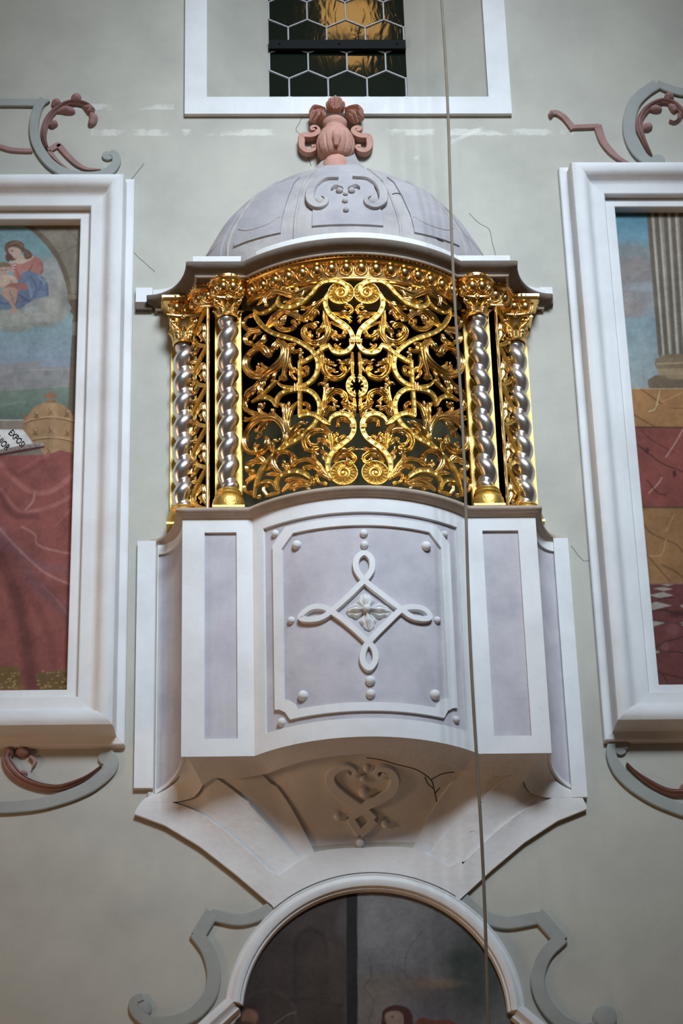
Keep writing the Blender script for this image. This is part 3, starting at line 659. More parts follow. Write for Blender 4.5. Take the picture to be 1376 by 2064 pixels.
# the lettering in the painted book
def lettering(txt, p, ang, size, sx=0.6):
    cu = bpy.data.curves.new('lettering', 'FONT'); cu.body = txt; cu.size = size; cu.extrude = 0.0003; cu.offset = 0.0006; cu.shear = -0.25
    to = bpy.data.objects.new('tmp', cu); COL.objects.link(to)
    bpy.context.view_layer.update()
    me = bpy.data.meshes.new_from_object(to.evaluated_get(bpy.context.evaluated_depsgraph_get())); me.name = 'lettering'
    bpy.data.objects.remove(to)
    c, s = cos(ang), sin(ang)
    for v in me.vertices:
        x, y = v.co.x*sx, v.co.y
        v.co = (p[0]+x*c-y*s, -.0045, p[2]+x*s+y*c)
    me.materials.clear(); me.materials.append(MATS['ink'])
    o = bpy.data.objects.new('lettering', me); COL.objects.link(o); o.parent = fl
    return o
pa, pb = at(14, 869), at(42, 899)
ang = atan2(pb[2]-pa[2], pb[0]-pa[0])
lettering('EXPOSI', at(16, 874), ang, 0.050, .74)
pa = at(-6, 870)
lettering('IUIOR', at(-11, 884), ang, 0.050, .78)

# arched painting below, with its moulded edge
AX, AZ, AR = 0.045, 5.50, 0.632
LK, RK = at(483, 2022), at(1043, 2037)
a0 = atan2(LK[2]-AZ, LK[0]-AX); a1 = atan2(RK[2]-AZ, RK[0]-AX)
def inarch(x, z):
    return (((x-AX)**2+(z-AZ)**2 < (AR+.01)**2) & (z > 5.45)) | ((z <= 5.56) & (abs(x-AX) < np.minimum(AR-.03+np.clip((5.56-z)*.9, 0, .2), .8)))
fresco('fresco', np.arange(-.80, .90, .006), np.arange(4.2, 6.145, .006), -.003, paint_arch, 'dark arched fresco with two heads at its lower edge under the corbel', inarch)
af = thing('arch_frame', 'white moulded stucco edge of the arched fresco under the corbel', 'frame', (AX, 0, 4.2))
AS = [(-1, 0), (-1, .45), (-.88, .6), (-.7, .62), (-.62, .85), (-.3, 1.0), (0, 1.0), (.25, .8), (.4, .62), (.62, .55), (.8, .62), (.92, .5), (1, 0)]
AS = [(-a_, h_) for a_, h_ in AS][::-1]
mid = AR+.045
arc = [(AX+mid*cos(t), AZ+mid*sin(t)) for t in np.linspace(a1-.02, a0+.02, 70)]
obj('arch_moulding', sweep(WALL, arc, .046, AS, .055, raw=True, ds=.012), 'white_stucco', af, 40)
for sg in (-1, 1):
    e = arc[-1] if sg < 0 else arc[0]
    obj('side_moulding', sweep(WALL, [e, (e[0]+sg*.14, e[1]-.13), (e[0]+sg*.155, e[1]-.2), (e[0]+sg*.155, 4.2)][::sg], .046, AS, .0535, raw=True, ds=.02), 'white_stucco', af, 40)

# ------------------------------------------------------------------ stucco scrolls on the wall
def disc(c, r, th, spiral=1, base=0.0, a_in=0.0):
    """a rolled volute end"""
    prof = [(r, -.2*th), (r, th*.8), (r*.9, th*1.05), (r*.55, th*1.12), (r*.2, th*1.25), (0.001, th*1.28)]
    rows = []
    for rr, h in prof:
        rows.append([WALL(c[0]+rr*cos(a), c[1]+rr*sin(a), base+h) for a in np.linspace(0, 2*pi, 26)[:-1]])
    return loft(rows, True)
def scroll_thing(label, z, bands, discs=(), roses=(), blobs=(), loc=None, th=.014):
    p0 = wpt(z, bands[0][0][0]) if bands else wpt(z, roses[0][0][0])
    t = thing('stucco_scroll', label, 'ornament', (p0[0], 0, p0[1]))
    sc = 1/(z[2]*372)
    for bi, (P, w) in enumerate(bands):
        w_ = w*sc if np.isscalar(w) else [(k, x*sc) for k, x in w]
        obj('band', sweep(WALL, [wpt(z, p) for p in P], w_, FLAT, th+.0016*bi, base=.006, ds=.012), 'scroll_grey', t, 35)
    for c, r in discs: obj('volute', disc(wpt(z, c), r*sc, th*1.1), 'scroll_grey', t, 40)
    for P, w, h in roses:
        w_ = w*sc if np.isscalar(w) else [(k, x*sc) for k, x in w]
        obj('rose_stem', sweep(WALL, [wpt(z, p) for p in P], w_, FLAT if h < .02 else LEAF, h, base=.3*h, ds=.008), 'rose_stucco', t, 50)
    for P, w in blobs:
        obj('rose_leaf', sweep(WALL, [wpt(z, p) for p in P], [(0, .5*w*sc), (.35, 1.0*w*sc), (.75, .95*w*sc), (.93, .6*w*sc), (1, .15*w*sc)], ROUND, [(0, .018), (.5, .042), (.9, .03), (1, .01)], ds=.007), 'rose_stucco', t, 60)
    return t
scroll_thing('grey stucco C-scroll with rose leaf spray above the tiara fresco frame', (0, 170, 5.096),
    [([(-900, 205), (-300, 202), (200, 202), (420, 205), (505, 180)], [(0, 50), (.92, 50), (1, 20)]),
     ([(455, 170), (395, 250), (360, 370), (352, 500), (378, 620), (435, 730), (530, 840), (650, 915), (800, 952), (950, 958), (1070, 935), (1150, 885), (1195, 815), (1185, 745), (1130, 715)], [(0, 52), (.85, 56), (1, 40)])],
    [((1108, 745), 62)],
    [([(480, 660), (452, 560), (460, 450), (510, 345), (590, 265), (690, 212), (800, 200), (900, 232), (955, 285)], [(0, 22), (.3, 40), (.6, 36), (1, 30)], .030),
     ([(498, 690), (560, 655), (612, 625)], 34, .012), ([(600, 630), (700, 745), (800, 835), (900, 880), (1040, 888)], [(0, 34), (.5, 30), (1, 6)], .012), ([(505, 700), (600, 805), (680, 870), (740, 905)], [(0, 26), (1, 4)], .012),
     ([(-250, 600), (-100, 620), (20, 655), (110, 680), (220, 690), (335, 690)], 26, .012)],
    [([(545, 235), (580, 195), (590, 165)], 48), ([(750, 185), (785, 145), (800, 110)], 56), ([(590, 290), (660, 275), (730, 285), (770, 305)], 48), ([(500, 430), (545, 425), (585, 395)], 44), ([(860, 230), (930, 270), (900, 310)], 50), ([(930, 300), (960, 350), (950, 400), (920, 445)], 50)])
scroll_thing('grey stucco bracket scroll with rose sprig and rose zigzag above the fluted column fresco', (1090, 140, 4.811),
    [([(2200, 300), (1700, 270), (1376, 235), (1240, 200), (1120, 150)], [(0, 50), (.9, 52), (1, 44)]),
     ([(1120, 160), (1010, 230), (910, 330), (862, 450), (850, 580), (872, 700), (930, 810), (1005, 885), (1080, 915), (1135, 895)], [(0, 62), (.3, 66), (.8, 66), (1, 50)])],
    [((1132, 890), 70)],
    [([(1065, 850), (1000, 720), (955, 600), (955, 500), (1010, 410), (1090, 350), (1180, 320), (1270, 340), (1340, 395), (1390, 450)], [(0, 14), (.3, 40), (.7, 36), (1, 40)], .030),
     ([(90, 435), (150, 432), (220, 475), (280, 545), (312, 590)], [(0, 30), (1, 34)], .014), ([(290, 572), (420, 568), (560, 562)], 27, .0145), ([(545, 555), (590, 690), (650, 780), (745, 870), (860, 930), (965, 952)], [(0, 42), (.5, 36), (1, 6)], .014),
     ([(1350, 440), (1335, 490), (1290, 525), (1240, 512)], [(0, 30), (1, 8)], .022)],
    [([(1225, 310), (1240, 275), (1240, 240)], 52), ([(1040, 400), (1100, 395), (1170, 400)], 44), ([(970, 590), (1020, 575), (1068, 545)], 50), ([(1240, 350), (1280, 390), (1290, 430)], 40), ([(70, 455), (95, 455), (115, 465)], 44)])
scroll_thing('grey stucco scroll with rose acanthus below the tiara fresco frame', (0, 1480, 5.096),
    [([(-900, 700), (-400, 760), (0, 765), (200, 755), (400, 730), (600, 680), (800, 610), (950, 530), (1080, 420), (1145, 330), (1150, 260), (1110, 205)], [(0, 60), (.75, 62), (.92, 70), (1, 45)])],
    [((1085, 255), 72)],
    [([(1040, 350), (900, 450), (750, 520), (600, 560), (450, 550), (300, 505), (190, 440), (110, 350), (70, 260), (110, 200)], [(0, 14), (.3, 30), (.6, 40), (.85, 60), (1, 40)], .032), ([(310, 240), (360, 285), (335, 360)], [(0, 14), (.5, 20), (1, 5)], .018)],
    [([(160, 195), (230, 190), (300, 215)], 52), ([(60, 240), (100, 190), (150, 170)], 52), ([(220, 440), (245, 410), (255, 385)], 42)])
scroll_thing('grey stucco scroll with a spiral end below the fluted column fresco frame', (1200, 1470, 7.818),
    [([(470, 330), (440, 240), (350, 215), (265, 250), (235, 330), (245, 430), (295, 560), (400, 720), (560, 880), (760, 1020), (980, 1140), (1200, 1230), (1450, 1310), (2000, 1400)], [(0, 40), (.12, 62), (.3, 95), (1, 100)])],
    [((385, 335), 92)],
    [([(480, 560), (620, 690), (780, 810), (960, 920), (1140, 995), (1300, 1015), (1500, 1000)], [(0, 8), (.4, 46), (1, 70)], .028)],
    [([(1330, 980), (1400, 930), (1480, 900)], 70)])
scroll_thing('grey angular scroll strap beside the arched fresco, on the side away from the rope', (240, 1750, 1.376),
    [([(428, 108), (390, 132), (330, 146), (255, 132)], 16), ([(258, 126), (218, 192)], 18), ([(212, 182), (248, 235), (263, 300), (250, 358), (205, 408), (140, 432), (80, 428), (45, 400), (42, 372), (65, 360)], [(0, 17), (.7, 18), (1, 10)])],
    [((64, 390), 24)])
scroll_thing('grey angular scroll strap beside the arched fresco, under the hanging rope', (240, 1750, 1.376),
    [([(952, 88), (1000, 130), (1070, 154), (1165, 140)], 17), ([(1158, 128), (1226, 206)], 18), ([(1228, 196), (1180, 245), (1160, 310), (1175, 370), (1220, 425), (1280, 450), (1320, 440)], [(0, 17), (.8, 18), (1, 12)])],
    [((1346, 415), 30)])

# hanging rope
ra, rb = at(890, 0, -.85), at(985, 2064, -.85)
dr = (rb-ra)/(rb[2]-ra[2]); top = ra+dr*(15.4-ra[2]); bot = ra+dr*(1.2-ra[2])
rp = [top+(bot-top)*t+np.array((0.02*sin(t*pi)*0+0.006*sin(t*40), 0, 0)) for t in np.linspace(0, 1, 160)]
tag(obj('rope', tube(rp, .0078, 8), 'rope_fibre'), 'thin tan rope hanging straight down in front of the balcony', 'rope')

# ------------------------------------------------------------------ balcony body
CX = 0.030; YC = 0.2775; RB = 0.7975; D1 = 0.30
ZB0, ZB1 = 6.730, 8.060
def outline(off, d=D1, R=RB, xc=0.895, xw=1.045, yw=0.0, nb=48, nc=14, cx=CX, x2=None):
    """plan line of balcony and cornice from wall to wall: cove, flat, bow, flat, cove"""
    d, R, xc, xw = d+off, R+off, xc+off, xw+off
    xe = sqrt(max(R*R-(d+YC)**2, 1e-6)); a = math.asin(min(1, xe/R))
    half = [(xw, 0.0)] if yw else []
    if yw: yw = max(.002, yw+off)
    for i in range(nc+1):
        t = pi/2*i/nc; half.append((xw-(xw-xc)*sin(t), d-(d-yw)*cos(t)))
    for i in range(1, 7): half.append((xc+(xe-xc)*i/6, d))
    L = [(-x, y) for x, y in half]
    B = [(R*sin(t), R*cos(t)-YC) for t in np.linspace(-a, a, nb+1)[1:-1]]
    P = L+B+half[::-1]
    return [(cx+x, -y) for x, y in P]
def prof_loft(prof, **kw):
    return loft([[(x, y, z) for x, y in outline(o, **kw)] for o, z in prof])
def BOW(u, v, h):
    a = u/RB; return np.array((CX+(RB+h)*sin(a), YC-(RB+h)*cos(a), v))
UE = RB*math.asin(0.55/RB)         # half length of the bow
def FLATF(sg):
    return lambda u, v, h: np.array((CX+u, -(D1+h), v))
bal = thing('balcony', 'white stucco balcony parapet with bowed front and grey panels', 'balcony', (CX, 0, 6.0))
core = prof_loft([(-.016, ZB0), (-.016, ZB1)])
obj('body', core, 'grey_stucco', bal, 25)
TH = 0.016
# flat piers with sunk panels
for sg in (-1, 1):
    xo, xi = sg*.9085, sg*.550
    px0, px1 = sg*.815, sg*.630
    if sg < 0: px0, px1 = -.795, -.632
    zt = at(437, 1073, -D1)[2]; zb_ = at(437, 1489, -D1)[2]
    obj('pier_border', ring_patch(FLATF(sg), [(xo, ZB0), (xi, ZB0), (xi, ZB1), (xo, ZB1)], [(px0, zb_), (px1, zb_), (px1, zt), (px0, zt)], -TH, 0), 'white_stucco', bal, 25)
# curved returns: strip on the wall and border of the cove
def COVE(sg):
    def M(u, v, h):     # u 0..1 from wall strip to front corner
        t = pi/2*u; x = 1.045-.150*sin(t); y = (D1-D1*cos(t))*.985
        nx, ny = sin(t)*D1, cos(t)*.150; k = 1/sqrt(nx*nx+ny*ny)
        zlow = 0.075*(1-u)**1.5*(1-(v-ZB0)/(ZB1-ZB0)) if v < ZB1 else 0
        return np.array((CX+sg*(x+nx*k*h), -(y+ny*k*h), v-zlow))
    return M
for sg in (-1, 1):
    M = COVE(sg)
    obj('return_panel', quad_patch(M, lambda a, b: (a, ZB0+(ZB1-ZB0)*b), -.02, -.001, 18, 16), 'grey_stucco', bal, 40)
    zt = at(345, 1100, -.1)[2]; zb_ = at(330, 1548, -.12)[2]
    def strip_border(M=M):
        O = [(0, ZB0)]+[(i/10, ZB0) for i in range(1, 11)]+[(1, ZB1)]+[(i/10, ZB1) for i in range(9, -1, -1)]
        return O
    ou = [(i/12, ZB0) for i in range(13)]+[(1, ZB0+(ZB1-ZB0)*j/10) for j in range(1, 10)]+[(i/12, ZB1) for i in range(12, -1, -1)]+[(0, ZB0+(ZB1-ZB0)*j/10) for j in range(9, 0, -1)]
    q0, q1 = 0.03, 0.93
    inn = [(q0+(q1-q0)*i/12, zb_) for i in range(13)]+[(q1, zb_+(zt-zb_)*j/10) for j in range(1, 10)]+[(q0+(q1-q0)*i/12, zt) for i in range(12, -1, -1)]+[(q0, zb_+(zt-zb_)*j/10) for j in range(9, 0, -1)]
    rows = [[M(*p, -.002) for p in ou], [M(*p, .012) for p in ou], [M(*p, .012) for p in inn], [M(*p, -.002) for p in inn]]
    obj('return_border', loft(rows, True), 'white_stucco', bal, 35)
    xs_ = sorted((CX*.6+sg*1.042, CX*.3+sg*1.128))
    zl = at(268, 1588, -.03)[2] if sg < 0 else at(1183, 1606, -.03)[2]
    obj('wall_strip', box(xs_[0], xs_[1], -.028, 0, zl, 8.078), 'white_stucco', bal, 20)
# bowed front
def bz(p, ref=(480, 980, 2.752)):
    return inv(BOW, ref[0]+p[0]/ref[2], ref[1]+p[1]/ref[2], (0, 7.4))
def sym(P):
    """mirror-average a list of left points for a symmetric outline: (u, v) left side bottom to top -> closed outline"""
    return [(u, v) for u, v in P]+[(-u, v) for u, v in P[::-1]]
uo = UE
b_in_u = 0.5*(abs(bz((150, 700))[0])+abs(bz((1245, 700))[0])); b_t = bz((690, 140))[1]; b_b = bz((720, 1285))[1]
obj('bow_border', ring_patch(BOW, [(-uo, ZB0), (uo, ZB0), (uo, ZB1), (-uo, ZB1)], [(-b_in_u, b_b), (b_in_u, b_b), (b_in_u, b_t), (-b_in_u, b_t)], -TH, 0, 26), 'white_stucco', bal, 25)
i_u = .5*(abs(bz((198, 700))[0])+abs(bz((1195, 700))[0])); i_t = bz((690, 170))[1]; i_b = bz((730, 1243))[1]
j_u = .5*(abs(bz((248, 700))[0])+abs(bz((1148, 700))[0])); j_t = bz((690, 214))[1]; j_b = bz((730, 1196))[1]
c1 = .085; cc = .075
outer = sym([(-i_u+c1, i_b), (-i_u+c1*.72, i_b+c1*.5), (-i_u+.028, i_b+c1*.78), (-i_u, i_b+c1*.86), (-i_u, i_t-c1), (-i_u+c1*.9, i_t)])
inner = sym([(-j_u+cc, j_b), (-j_u+cc*.75, j_b+cc*.5), (-j_u+.03, j_b+cc*.78), (-j_u, j_b+cc*.9), (-j_u, j_t-cc), (-j_u+cc*.9, j_t)])
obj('inner_frame', ring_patch(BOW, outer, inner, -TH, -.001, 22), 'white_stucco', bal, 25)
for p, r in (((198, 258), 20), ((1150, 262), 20), ((235, 1305), 23), ((1215, 1290), 20), ((320, 322), 26), ((1047, 328), 27), ((355, 1158), 28), ((1095, 1153), 28), ((697, 257), 22), ((700, 320), 22), ((733, 1075), 27), ((735, 1148), 25), ((288, 740), 21), ((1110, 738), 20)):
    u, v = bz(p); rr = r/2.752/385
    c = BOW(u, v, -TH+rr*.25)
    obj('pearl', ball(c, rr), 'white_stucco', bal, 80)
KN = [(610, 612), (690, 532), (738, 470), (738, 405), (700, 372), (658, 402), (655, 462), (702, 527), (800, 605), (890, 675), (960, 725), (1030, 738), (1062, 722), (1025, 682), (960, 672), (900, 690), (820, 765), (740, 848), (698, 905), (690, 970), (726, 1012), (760, 965), (752, 905), (705, 852), (610, 765), (530, 705), (470, 672), (400, 678), (345, 728), (400, 742), (470, 728), (535, 680)]
obj('knot_strap', sweep(BOW, [bz(p) for p in KN], .0165, FLAT, .024, base=-TH, ds=.009, closed=True, n=6), 'white_stucco', bal, 40)
fc = (712, 685)
for tip in ((700, 590), (848, 690), (728, 795), (598, 690)):
    m = (fc[0]+(tip[0]-fc[0])*.5, fc[1]+(tip[1]-fc[1])*.5)
    obj('petal', sweep(BOW, [bz(fc), bz(m), bz(tip)], [(0, .012), (.2, .018), (.32, .030), (.5, .046), (.62, .040), (.70, .030), (.8, .032), (.92, .022), (1, .004)], LEAF, [(0, .03), (.6, .036), (1, .012)], base=-TH, ds=.006), 'white_stucco', bal, 60)
u, v = bz(fc); obj('flower_centre', ball(BOW(u, v, .014), .021), 'white_stucco', bal, 80)
# cap moulding
obj('cap', prof_loft([(-.25, 8.101), (.030, 8.103), (.042, 8.100), (.047, 8.090), (.045, 8.080), (.036, 8.075), (.030, 8.070), (.022, 8.062), (.008, 8.056), (-.03, 8.054)]), 'taupe_stucco', bal, 50)

# ------------------------------------------------------------------ corbel under the balcony
LOWK = [(-1, (-1.122, 6.545)), (-.92, (-.97, 6.483)), (-.86, (-.80, 6.371)), (-.76, (-.628, 6.226)), (-.66, (-.448, 6.060))]
def low(s):
    a = abs(s)
    if a >= .66:
        ks = [(-k, p) for k, p in LOWK][::-1]
        x = np.interp(a, [k for k, _ in ks], [-p[0] for _, p in ks]); z = np.interp(a, [k for k, _ in ks], [p[1] for _, p in ks])
        return (math.copysign(x, s)+.008, z)
    xx = s/.66*.448+.012
    return (xx, AZ+sqrt(max((AR+.093)**2-(xx-AX)**2, 0.0)))
OUT0 = outline(-.006); _o = np.array(OUT0); _l = np.r_[0, np.cumsum(np.linalg.norm(np.diff(_o, axis=0), axis=1))]
_lc = _l[14]; _lf = _l[20]; _lt = _l[-1]/2
def topo(s):
    a = min(abs(s), 1.0)
    l = np.interp(a, [0, .5, .80, 1.0], [_lt, _lf, _lc, 0.0])
    if s > 0: l = 2*_lt-l
    x, y = np.interp(l, _l, _o[:, 0]), np.interp(l, _l, _o[:, 1])
    z = ZB0-0.075*max(0, (a-.8)/.2)**1.5
    return np.array((x, y, z))
def CORB(s, t, h):
    def P(s, t):
        T = topo(s); bx, bz_ = low(s); yb = -.03
        k = sin(pi/2*t); m = 1-cos(pi/2*t)
        return np.array((T[0]+(bx-T[0])*(.55*t+.45*k), T[1]+(yb-T[1])*k, T[2]+(bz_-T[2])*m))
    p = P(s, t)
    if h == 0: return p
    e = 2e-3
    s1, s0 = min(s+e, 1), max(s-e, -1); t1, t0 = min(t+e, 1), max(t-e, 0)
    n = nz(np.cross(P(s1, t)-P(s0, t), P(s, t1)-P(s, t0)))
    if n[1]+n[2] > 0: n = -n
    return p+n*h
crb = thing('corbel', 'fan-shaped stucco corbel flaring out under the balcony', 'corbel', (0, 0, 6.0))
def dom(s0, s1, t0, t1): return lambda a, b: (s0+(s1-s0)*a, t0+(t1-t0)*b)
H3 = .054; H1, H2 = .018-H3, .036-H3; HB = -H3-.002
def ci(px, py, g=(-.5, .4)): return inv(CORB, px, py, g, 40)
L1a, L1b = ci(523, 1562), ci(635, 1717, (-.3, .8)); L2a, L2b = ci(428, 1568, (-.7, .2)), ci(602, 1737, (-.4, .8))
L3a, L3m, L3b = ci(346, 1617, (-.9, .2)), ci(440, 1665, (-.8, .6)), ci(563, 1765, (-.6, .9))
TBm = ci(730, 1709, (0., .8))[1]
def low_edge(s):      # upper edge of the neck band and of the side margins, as t over |s|
    return key(abs(s), [(0, TBm), (-L1b[0], L1b[1]), (-L2b[0], L2b[1]), (-L3b[0], L3b[1]), (-L3m[0], L3m[1]), (-L3a[0], L3a[1]), (min(.99, -L3a[0]+.03), .0), (1, 0.0)])
def lerp(a, b, t): return (a[0]+(b[0]-a[0])*t, a[1]+(b[1]-a[1])*t)
TH_ = ci(730, 1519, (0., .2))[1]; TH2 = ci(620, 1532, (-.3, .2))
for sg in (-1, 1):
    s_out = -L3b[0]
    def mg(a, b, sg=sg):
        sx = 1.0+(s_out-1.0)*a; t0 = low_edge(sx); return (sg*sx, t0+(1-t0)*b)
    obj('margin', quad_patch(CORB, mg, -.020, 0.0, 60, 14), 'corbel_stucco', crb, 50)
    def w2(a, b, sg=sg):
        o = lerp(L3a, L3m, b/.55) if b < .55 else lerp(L3m, L3b, (b-.55)/.45)
        i_ = lerp(L2a, L2b, b); q = lerp(o, i_, a); return (-sg*q[0], q[1])
    obj('wedge', quad_patch(CORB, w2, HB, H2, 10, 24), 'corbel_stucco', crb, 50)
    def w1(a, b, sg=sg):
        q = lerp(lerp(L2a, L2b, b), lerp(L1a, L1b, b), a); return (-sg*q[0], q[1])
    obj('wedge', quad_patch(CORB, w1, HB, H1, 8, 24), 'corbel_stucco', crb, 50)
def nb(a, b):
    sx = -s_out+2*s_out*a; t0 = low_edge(sx); return (sx, t0+(1-t0)*b)
obj('neck_band', quad_patch(CORB, nb, HB, .001, 60, 8), 'corbel_stucco', crb, 50)
def hb(s0, s1):
    def fn(a, b):
        sx = s0+(s1-s0)*a; t1 = key(abs(sx), [(0, TH_), (-TH2[0], TH2[1]), (-L1a[0], L1a[1]), (-L2a[0], L2a[1]), (-L3a[0], L3a[1]), (.99, L3a[1])]); return (sx, t1*b)
    return fn
obj('head_band', quad_patch(CORB, hb(-.80, .80), HB, .0005, 100, 5), 'corbel_stucco', crb, 50)
for sg in (-1, 1): obj('head_band', quad_patch(CORB, hb(sg*.80, sg*.995), -.004, .0003, 14, 5), 'corbel_stucco', crb, 50)
def CORB2(s, t, h): return CORB(s, t, h-H3+1e-6)
obj('soffit', quad_patch(CORB2, dom(-.86, .86, .03, .92), 0, 0.0, 110, 40, False), 'corbel_stucco', crb, 50)
def cz(p): return inv(CORB2, 620+p[0]/5.733, 1500+p[1]/5.733, (0.0, .5), 25)
for P in ([(440, 320), (480, 305), (515, 320), (500, 345)][::-1]+[], ):
    pass
HL = [(455, 325), (500, 350), (545, 310), (500, 255), (420, 235), (320, 275), (258, 370), (290, 480), (400, 590), (520, 680), (640, 760), (760, 870)]
HR = [(885, 310), (830, 370), (775, 330), (800, 275), (880, 265), (960, 310), (1000, 410), (960, 530), (840, 620), (700, 690), (600, 760), (480, 850)]
for P in (HL, HR):
    obj('heart_scroll', sweep(CORB2, [cz(p) for p in P], [(0, .008), (.2, .014), (.5, .026), (1, .022)], FLAT, .028, base=-.002, ds=.009, n=6), 'corbel_stucco', crb, 40)
for P in ([(480, 850), (545, 950), (605, 1045)], [(770, 880), (690, 960), (595, 1045)]):
    obj('lozenge_strap', sweep(CORB2, [cz(p) for p in P], .020, FLAT, .027, base=-.002, ds=.009, n=6), 'corbel_stucco', crb, 40)
for p, r in (((345, 830), 48), ((890, 920), 48), ((600, 1145), 50), ((640, 545), 62), ((640, 385), 42), ((680, 265), 44)):
    s_, t_ = cz(p); rr = r/5.733/400; obj('pearl', ball(CORB2(s_, t_, rr*.5), rr), 'corbel_stucco', crb, 80)

for P in ([(738, 1527), (770, 1532), (800, 1541), (840, 1552), (868, 1572), (874, 1590), (880, 1617)], [(868, 1572), (890, 1560), (915, 1556)], [(874, 1590), (862, 1580), (856, 1566)], [(876, 1600), (886, 1588)]):
    obj('crack', sweep(CORB2, [inv(CORB2, *p, (0.3, .3), 30) for p in P], .0022, ROUND, .0012, base=.0005, ds=.01), 'ink', crb, 60)
# ------------------------------------------------------------------ roof: cornice, ledge, dome, ornaments
CK = dict(d=.40, R=.8975, xc=.895, xw=1.118, yw=.078)
roof = thing('balcony_roof', 'stucco half-dome roof with dark moulded cornice over the gilded gate', 'roof', (CX, 0, 9.5))
obj('cornice_moulding', prof_loft([(-.30, 9.524), (-.062, 9.522), (-.048, 9.524), (-.046, 9.530), (-.035, 9.540), (-.02, 9.547), (-.007, 9.555), (0, 9.567), (.001, 9.580), (-.004, 9.588), (-.02, 9.590), (-.06, 9.590)], **CK), 'cornice_brown', roof, 50)
obj('cornice_bead', prof_loft([(-.060, 9.523), (-.059, 9.516), (-.053, 9.513), (-.047, 9.516), (-.046, 9.525)], **CK), 'taupe_stucco', roof, 60)
obj('ledge', prof_loft([(-.05, 9.585), (-.036, 9.586), (-.035, 9.640), (-.04, 9.646), (-.12, 9.655), (-.30, 9.67)], **CK), 'white_stucco', roof, 40)
for sg in (-1, 1):
    a_, b_ = ((273.5, 296), (580, 609, 623)) if sg < 0 else ((1099, 1114), (579, 598, 612))
    x0_, x1_ = at(a_[0], 600, -.03)[0], at(a_[1], 600, -.03)[0]; z3, z2, z1 = [at(a_[0], q, -.03)[2] for q in b_]
    if sg < 0: x1_ += .03
    else: x0_ -= .03
    obj('cornice_stop', box(x0_, x1_, -.032, 0, z2, z3), 'white_stucco', roof, 20)
    obj('cornice_stop', box(x0_, x1_, -.03, 0, z1, z2), 'cornice_brown', roof, 20)
DP = [(9.60, .80), (9.75, .79), (9.84, .765), (9.90, .735), (10.0, .685), (10.136, .60), (10.22, .505), (10.29, .420), (10.325, .372), (10.348, .330), (10.358, .290), (10.362, .215), (10.42, .185), (10.47, .150), (10.53, .108), (10.60, .085)]
_dz = [p[0] for p in DP]; _dr = [p[1] for p in DP]
def DOME(a, z, h):
    r = np.interp(z, _dz, _dr)
    A = a*pi/2
    k = .64
    n = nz(np.array((sin(A), -cos(A)/k, .55+.9*max(0, (z-9.9)/.5))))
    p = np.array((-.004+CX*.4*(1-(z-9.6))+r*sin(A), -(k*r)*cos(A)-.012, z))
    return p+n*h
def dsmooth(rows): return rows
obj('dome', quad_patch(DOME, dom(-1, 1, 9.60, 10.60), 0, 0, 64, 48, False), 'dome_stucco', roof, 60)
def dz_(px, py): return inv(DOME, px, py, (0.0, 10.05), 30)
obj('dome_panel', quad_patch(DOME, dom(-.155, .155, dz_(697, 455)[1], 10.325), -.002, .012, 10, 14), 'dome_grey', roof, 40)
for sg in (-1, 1):
    obj('dome_panel', quad_patch(DOME, lambda a, b, sg=sg: (sg*(.30+.26*a), 9.72+(.48-.07*a)*b), -.002, .010, 10, 14), 'dome_grey', roof, 40)
    obj('dome_panel', quad_patch(DOME, lambda a, b, sg=sg: (sg*(.66+.26*a), 9.70+(.36-.05*a)*b), -.002, .010, 10, 14), 'dome_grey', roof, 40)
    for a_ in (.235, .61, .955):
        obj('dome_rib', sweep(DOME, [(sg*a_, z) for z in np.linspace(9.66, 10.33-.09*a_, 9)], .009, ROUND, .009, ds=.02), 'dome_stucco', roof, 60)
    for a_ in (.43, .79):
        obj('dome_swag', sweep(DOME, [(sg*(a_-.12), 9.84), (sg*(a_-.05), 9.80), (sg*(a_+.05), 9.80), (sg*(a_+.12), 9.84)], .010, ROUND, .014, ds=.012), 'dome_stucco', roof, 60)
for l in ([(682, 366), (655, 366), (634, 378), (626, 396), (628, 413), (641, 422), (655, 417), (658, 407), (650, 402)], [(710, 364), (740, 365), (761, 377), (770, 395), (769, 412), (755, 422), (741, 418), (736, 408), (744, 402)]):
    obj('dome_scroll', sweep(DOME, [dz_(*p) for p in l], [(0, .006), (.25, .026), (.6, .025), (.8, .019), (1, .008)], FLAT, .020, base=.010, ds=.008, n=6), 'dome_stucco', roof, 40)
for c in ((645, 411), (750, 411)):
    u, v = dz_(*c); obj('dome_scroll_eye', ball(DOME(u, v, .020), .026, (1, .5, 1)), 'dome_stucco', roof, 80)
for (x, y, r) in ((695, 410, .017), (697, 428, .016), (684, 390, .020), (708, 390, .020), (696, 396, .014)):
    u, v = dz_(x, y); obj('dome_pearl', ball(DOME(u, v, .016), r), 'dome_stucco', roof, 80)
for l in ([(668, 388), (676, 382), (690, 386)], [(724, 386), (716, 381), (702, 386)]):
    obj('dome_leaf', sweep(DOME, [dz_(*p) for p in l], [(0, .004), (.5, .014), (1, .008)], LEAF, .02, base=.012, ds=.006), 'dome_stucco', roof, 60)

